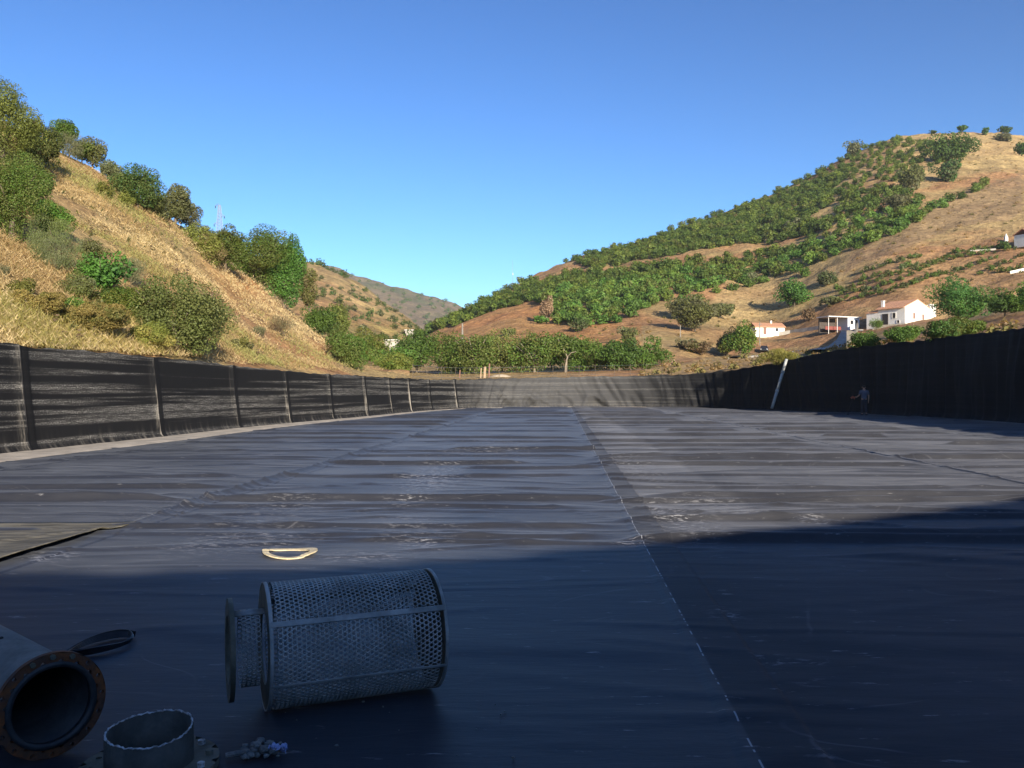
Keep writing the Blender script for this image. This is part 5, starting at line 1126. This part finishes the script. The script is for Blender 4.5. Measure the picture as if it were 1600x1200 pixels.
# ------------------------------------------------------------------ things lying in the shade in front
def ring_holes(r0, r1, th, n, hr, hn=12, rc=None):
    """flat ring (axis x, from x=0 to x=th) with n real bolt holes"""
    rc = rc or (r0 + r1) / 2; v, f = [], []
    hw = math.pi / n * rc
    for side in (0, 1):
        for k in range(n):
            a0 = 2 * math.pi * k / n; b = len(v)
            for j in range(hn):
                t = 2 * math.pi * (j + .5) / hn; c, s = math.cos(t), math.sin(t)
                m = min(hw / abs(c) if abs(c) > 1e-6 else 9, ((r1 - rc) if s > 0 else (rc - r0)) / abs(s) if abs(s) > 1e-6 else 9)
                for rad in (m, hr):
                    uu, rr = c * rad, rc + s * rad; ang_ = a0 + uu / rc
                    v.append((side * th, rr * math.cos(ang_), rr * math.sin(ang_)))
            for j in range(hn):
                j2 = (j + 1) % hn; q = (b + 2 * j, b + 2 * j + 1, b + 2 * j2 + 1, b + 2 * j2); f.append(q if side else q[::-1])
    half = n * hn * 2
    for k in range(n):
        b = k * hn * 2
        for j in range(hn):
            j2 = (j + 1) % hn; f.append((b + 2 * j + 1, b + 2 * j2 + 1, half + b + 2 * j2 + 1, half + b + 2 * j + 1))
    m_ = 96; b = len(v)
    for rr in (r0, r1):
        for x in (0, th):
            for j in range(m_): a = 2 * math.pi * j / m_; v.append((x, rr * math.cos(a), rr * math.sin(a)))
    for i in (0, 2):
        for j in range(m_): j2 = (j + 1) % m_; f.append((b + i * m_ + j, b + i * m_ + j2, b + (i + 1) * m_ + j2, b + (i + 1) * m_ + j))
    return v, f
def perforated(R, x0, x1, pitch, hr, th, bands=(), hn=10):
    """sheet rolled round the x axis with round holes in a hexagonal pattern; plain strips at the given angles"""
    nu = int(round(2 * math.pi * R / pitch)); pu = 2 * math.pi * R / nu; pv = pu * math.sqrt(3) / 2; nv_ = int((x1 - x0 - .05) / pv); m0 = (x1 - x0 - nv_ * pv) / 2
    hexc = [(pu / math.sqrt(3) * math.sin(math.pi / 3 * k), pu / math.sqrt(3) * math.cos(math.pi / 3 * k)) for k in range(6)]
    th_ = np.array([2 * math.pi * (j + .5) / 12 for j in range(12)])
    out = []
    for t in th_:                                   # hexagon boundary in direction t
        k = math.floor((t) / (math.pi / 3)); tt = (t % (math.pi / 3)) - math.pi / 6; r_ = (pu / 2) / math.cos(tt); out.append((r_ * math.cos(t), r_ * math.sin(t)))
    out = np.array(out); hol = np.stack([hr * np.cos(th_), hr * np.sin(th_)], -1)
    cu, cv = [], []
    for i in range(nv_):
        for j in range(nu):
            u = (j + .5 * (i % 2)) * pu; a = math.degrees(u / R) % 360
            if any(abs((a - b + 180) % 360 - 180) < wdt for b, wdt in bands): continue
            cu.append(u); cv.append(x0 + m0 + (i + .5) * pv)
    cu, cv = np.array(cu), np.array(cv); n = len(cu)
    def to3(u, x, r_): return np.stack([x, r_ * np.cos(u / R), r_ * np.sin(u / R)], -1)
    U = cu[:, None] + np.concatenate([out[:, 0], hol[:, 0]])[None]; X = cv[:, None] + np.concatenate([out[:, 1], hol[:, 1]])[None]
    vo = to3(U, X, R).reshape(-1, 3); vi = to3(U, X, R - th).reshape(-1, 3)
    j = np.arange(12); j2 = (j + 1) % 12; b = (np.arange(n) * 24)[:, None]
    fo = np.stack([b + j, b + j2, b + 12 + j2, b + 12 + j], -1).reshape(-1, 4); N = n * 24
    fw = np.stack([b + 12 + j, b + 12 + j2, N + b + 12 + j2, N + b + 12 + j], -1).reshape(-1, 4)
    return np.concatenate([vo, vi]), np.concatenate([fo, fo[:, ::-1] + N, fw])
def arc_plate(R, x0, x1, a0, a1, th, n=24):
    v, f = [], []
    for r_ in (R, R - th):
        for x in (x0, x1):
            for k in range(n + 1): a = math.radians(a0 + (a1 - a0) * k / n); v.append((x, r_ * math.cos(a), r_ * math.sin(a)))
    m = n + 1
    for k in range(n): f += [(k, k+1, m+k+1, m+k), (3*m+k, 3*m+k+1, 2*m+k+1, 2*m+k), (k+2*m, k+2*m+1, k+1, k), (m+k, m+k+1, 3*m+k+1, 3*m+k)]
    if abs(a1 - a0) < 359: f += [(0, m, 3*m, 2*m), (n, 2*m+n, 3*m+n, m+n)]
    return v, f

# strainer basket
R = .309; axd = Vector((.925, .38, 0)).normalized(); ST = empty('suction_strainer', (-.84, 4.33, 0.005), ang(axd))
tag(ST, 'large perforated steel suction strainer with a narrow flanged neck lying on its side', 'strainer')
OFF = Vector((0, 0, R + .008)); LEN = .865
bands = [(33, 2.6), (-22, 1.3), (150, 4.0), (262, 3.5)]     # angle measured from -y... towards +z after the flip below
def place(v): return [(x, -y, z + R + .008) for x, y, z in v]
v, f = perforated(R, -LEN/2, LEN/2, .0250, .0093, .005, bands)
v = np.array(v); v[:, 1] *= -1; v[:, 2] += R + .008
link('perforated_drum', np_mesh('perforated_drum', v, f[:, ::-1], M['steel'], None, False), ST)
for a_, w_2 in bands:
    mb = MB(); mb.add(*(lambda q: (place(q[0]), q[1]))(arc_plate(R + .004, -LEN/2, LEN/2, a_ - w_2, a_ + w_2, .005, 6))); mb.build('plain_seam', M['steel'], ST, True)
for x0, x1 in ((-LEN/2 - .004, -LEN/2 + .014), (LEN/2 - .012, LEN/2 + .004)):
    mb = MB(); mb.add(*(lambda q: (place(q[0]), q[1]))(arc_plate(R + .003, x0, x1, 0, 360, .008, 72))); mb.build('end_band', M['steel'], ST, True)
mb = MB(); v, f = arc_plate(R + .001, -LEN/2 - .002, -LEN/2 + .008, 0, 360, R - .185, 72); mb.add(place(v), f); mb.build('shoulder_plate', M['dull_steel'], ST)
mb = MB(); v, f = arc_plate(R - .006, LEN/2 - .008, LEN/2 + .002, 0, 360, R - .02, 72); mb.add(place(v), f); mb.build('end_plate', M['dull_steel'], ST)
v, f = perforated(.186, -LEN/2 - .148, -LEN/2 + .0, .0250, .0093, .005, [(80, 9)]); v = np.array(v); v[:, 1] *= -1; v[:, 2] += R + .008
link('perforated_neck', np_mesh('perforated_neck', v, f[:, ::-1], M['steel']), ST)
mb = MB(); v, f = arc_plate(.189, -LEN/2 - .148, -LEN/2, 71, 89, .006, 8); mb.add(place(v), f); mb.build('plain_seam', M['steel'], ST, True)
mb = MB(); v, f = ring_holes(.165, .248, .022, 12, .012); mb.add(place([(x - LEN/2 - .174, y, z) for x, y, z in v]), f); mb.build('neck_flange', M['dull_steel'], ST)

# flanged pipe at the left edge
axp = Vector((.76, -.65, 0)).normalized(); FP = empty('flanged_pipe', (-2.0, 3.62, 0.0), ang(axp)); tag(FP, 'grey steel pipe with a rusty bolted flange open towards the right', 'pipe')
RZ = .252; FP.scale = (.91, .91, .91)
def up_(v, dz=RZ): return [(x, y, z + dz) for x, y, z in v]
mb = MB(); v, f = ring_holes(.205, .25, .028, 16, .0105, rc=.232); mb.add(up_([(x - .028, y, z) for x, y, z in v]), f); mb.build('flange', M['rust'], FP)
mb = MB(); v, f = arc_plate(.205, -1.9, -.0285, 0, 360, .012, 64); mb.add(up_(v), f); mb.build('pipe_wall', M['grey_paint'], FP, True)
mb = MB(); v, f = arc_plate(.2052, -.030, .006, 0, 360, .026, 64); mb.add(up_(v), f); mb.build('raised_face', M['pipe_inside'], FP, True)
mb = MB(); v, f = arc_plate(.1915, -1.9, -.02, 0, 360, .004, 64); mb.add(up_(v), f); mb.build('lining', M['pipe_inside'], FP, True)
for k in (3, 4, 5):
    a = 2*math.pi*k/16; mb = MB().tube(up_([(.0,.232*math.cos(a),.232*math.sin(a)),(.014,.232*math.cos(a),.232*math.sin(a))]), .013, 6); mb.build('bolt', M['dull_steel'], FP)
MB().box((-.62,-.02,RZ+.203), (.018,.018,.02)).build('lug', M['dark_hole'], FP)
mb = MB(); v, f = arc_plate(.199, -1.86, -1.84, 0, 360, .19, 48); mb.add(up_(v), f); mb.build('end_cap', M['dark_hole'], FP)

# cut pipe stub standing on its flange
SB = empty('pipe_stub', (-1.525, 3.50, .004), math.radians(20)); tag(SB, 'short cut off pipe stub standing on its bolted flange, torch cut rim bright', 'pipe stub')
mb = MB(); v, f = ring_holes(.15, .278, .032, 12, .013, rc=.236); mb.add([(y, z, x) for x, y, z in v], f); mb.build('flange', M['dull_steel'], SB)
for k in range(12):
    if k in (2, 5, 9): continue
    a = 2*math.pi*k/12; MB().tube([(.236*math.cos(a),.236*math.sin(a),.03),(.236*math.cos(a),.236*math.sin(a),.05)], .017, 6).build('bolt', M['bright_cut' if k % 3 else 'dull_steel'], SB)
n = 120; rr2 = random.Random(4); v, f, jag = [], [], []
for k in range(n):
    a = 2*math.pi*k/n; jag.append(.172 + .016*math.sin(a+.3) + .005*math.sin(2*a+1) + rr2.uniform(-.003,.003))
for rad in (.168, .157):
    for k in range(n): a = 2*math.pi*k/n; v += [(rad*math.cos(a)*1.04, rad*math.sin(a)*.97, .032), (rad*math.cos(a)*1.04, rad*math.sin(a)*.97, jag[k])]
for k in range(n):
    k2 = (k+1) % n; f += [(2*k, 2*k2, 2*k2+1, 2*k+1), (2*n+2*k+1, 2*n+2*k2+1, 2*n+2*k2, 2*n+2*k), (2*k+1, 2*k2+1, 2*n+2*k2+1, 2*n+2*k+1)]
MB().add(v, f).build('pipe_wall', M['stub_steel'], SB, True)
MB().add([(.156*math.cos(2*math.pi*k/40)*1.03, .156*math.sin(2*math.pi*k/40)*.96, .034) for k in range(40)], [tuple(range(40))]).build('bottom', M['pipe_inside'], SB)
pts = [(.1625*math.cos(2*math.pi*k/n)*1.04, .1625*math.sin(2*math.pi*k/n)*.97, jag[k]+.001) for k in range(n)] ; pts.append(pts[0])
MB().tube(pts, [.003 + .0035*rr2.random()*(rr2.random() > .35) for _ in range(n)] + [.005], 6, False).build('cut_rim', M['bright_cut'], SB)

# loops cut out of the sheets
def ribbon(name, pts, half, mat, label, cat, thick=.004, closed=True):
    """pts: (x, y, z, tilt of the strip in degrees, half width)"""
    n = len(pts); v, f = [], []
    for i in range(n):
        p = Vector(pts[i][:3]); t = (Vector(pts[(i+1) % n if closed else min(i+1, n-1)][:3]) - Vector(pts[i-1 if closed else max(i-1, 0)][:3])).normalized(); o = t.cross(Vector((0,0,1))).normalized(); a = math.radians(pts[i][3]); hw = pts[i][4]
        d = o*math.cos(a) + Vector((0,0,1))*math.sin(a); nn = t.cross(d).normalized()*thick
        v += [p-d*hw-nn, p+d*hw-nn, p+d*hw+nn, p-d*hw+nn]
    for i in range(n if closed else n-1):
        j = (i+1) % n
        for k in range(4): f.append((i*4+k, i*4+(k+1)%4, j*4+(k+1)%4, j*4+k))
    mb = MB().add(v, f); o = mb.build(name, M[mat], None, False); return tag(o, label, cat)
pts = []; ca = math.atan2(.40,.225)
for k in range(120):                                # two turns of a narrow strip
    t = 4*math.pi*k/119; g = 1 - .20*k/119 + .05*math.sin(t*.5+1); a_, b_ = .235*g*math.cos(t), .125*g*math.sin(t)*(1+.22*math.cos(t)); x = -2.545 + a_*math.cos(ca) - b_*math.sin(ca); y = 5.14 + a_*math.sin(ca) + b_*math.cos(ca)
    tl = 62 + 22*math.sin(t*1.5+.6); hw = .017 + .006*math.sin(2*t); pts.append((x, y, floor_h(x, y)+.010+hw*math.sin(math.radians(tl)) + .022*k/119*(.5+.5*math.cos(t)), tl, hw))
ribbon('liner_offcut', pts, .03, 'cut_liner', 'curled loop of black strip cut from the liner, lying behind the rusty flange', 'offcut', .003, False)
pts = []
for k in range(72):
    t = 2*math.pi*k/72; rx, ry = .232*(1+.10*math.cos(t)*-1), .205*(1+.14*math.cos(t+2.2))
    x = -2.15 + rx*math.cos(t); y = 8.13 + ry*math.sin(t)*1.05 - .012*math.cos(t); pts.append((x, y, floor_h(x, y)+.016+.012*math.sin(2*t+1), 4+3*math.sin(t*2), .034+.006*math.sin(3*t)))
ribbon('geotextile_ring', pts, .03, 'cream', 'cream ring of felt lying flat on the black floor by the edge of the shade', 'offcut', .006)

# loose dirty flap of liner at the left
t = NT('dirty_liner'); p = t.pos(); n1 = t.noise(t.map(p, (1.0, 9, 1), (0, 0, .25)), 1.3, 6, .65); n2 = t.noise(p, 14, 4)
c = t.mix(t.ramp(n1, .3, .7), (.06,.056,.042), (.24,.215,.16)); c = t.mix(t.ramp(n2, .6, .8), c, (.34,.30,.22)); M['dirty'] = t.done(t.bsdf(c, .75, 0, .3, t.bump(n1, .4, .03)))
nx, ny = 70, 60; v = []
for i in range(nx):
    for j in range(ny):
        u, w_ = i/(nx-1), j/(ny-1)
        x_r = -4.63 + .10*math.sin(w_*3) + (.22 if w_ > .8 else 0)*(w_-.8)/.2; y = 6.9 + 2.82*w_ + .12*u*math.sin(u*3); x = -9.2 + (x_r + 9.2)*u - .25*(1-w_)*(u**3)*.4
        lift = .06*max(0, (u-.86)/.14)**1.6*(.25+.75*math.sin(math.pi*min(1, w_*1.15))**.7) + .05*max(0,(w_-.93)/.07)*u*.4
        v.append((x, y, .035 + lift + .022*(fbm(x*1.3, y*2.2, 55, 3)-.5) + .02*math.exp(-((y - 7.6 - (x+6.5)*.85)/.05)**2)))
me = np_mesh('liner_flap', np.array(v), grid_faces(nx, ny), M['dirty'], None, True); o = link('liner_flap', me); o.modifiers.new('thick', 'SOLIDIFY').thickness = .005
tag(o, 'loose dusty brown flap of liner with a lifted edge at the left', 'liner sheet')

# rubble
r = np.random.default_rng(12); v, f, off = [], [], 0
ico = bmesh.new(); bmesh.ops.create_icosphere(ico, subdivisions=1, radius=1); iv = np.array([q.co[:] for q in ico.verts]); jf = np.array([[q.index for q in t_.verts] for t_ in ico.faces]); ico.free()
for k in range(90):
    s_ = .006 + .016*r.random()**2; a, d = r.uniform(0, 6.28), abs(r.normal(0, .5)); x = -1.11 + .11*d*math.cos(a); y = 3.66 + .10*d*math.sin(a)
    if k > 70: x, y = r.uniform(-1.22, .1), r.uniform(3.6, 4.3); s_ *= .35
    z = max(s_*.6, .035*math.exp(-d*d*1.2)*r.random() + s_*.5) if k <= 70 else s_*.5
    v.append(iv*(1+.25*r.normal(size=iv.shape))*s_*np.array([1.25,1,.8]) + np.array([x, y, z+.006])); f.append(jf+off); off += len(iv)
tag(link('rubble', np_mesh('rubble', np.concatenate(v), np.concatenate(f), M['rock'])), 'small heap of stone crumbs on the floor in front of the strainer', None, None, 'stuff')
nx = 14; v = [(-1.06+.075*i/(nx-1)+.006*r.random(), 3.61+.035*j/(nx-1)+.006*r.random(), .032+.02*r.random()+.01*math.sin(i*.8+j*.5)) for i in range(nx) for j in range(nx)]
o = link('crumpled_scrap', np_mesh('crumpled_scrap', np.array(v), grid_faces(nx, nx), M['rag'])); o.modifiers.new('thick', 'SOLIDIFY').thickness = .003
tag(o, 'small crumpled pale blue scrap on the heap of stone crumbs', 'scrap')
mb = MB().tube([(-1.24,3.60,.02),(-1.20,3.615,.022),(-1.15,3.63,.022)], [.011,.013,.012], 8); tag(mb.build('pebble', M['rock']), 'long thin stone left of the heap of stone crumbs', 'stone')
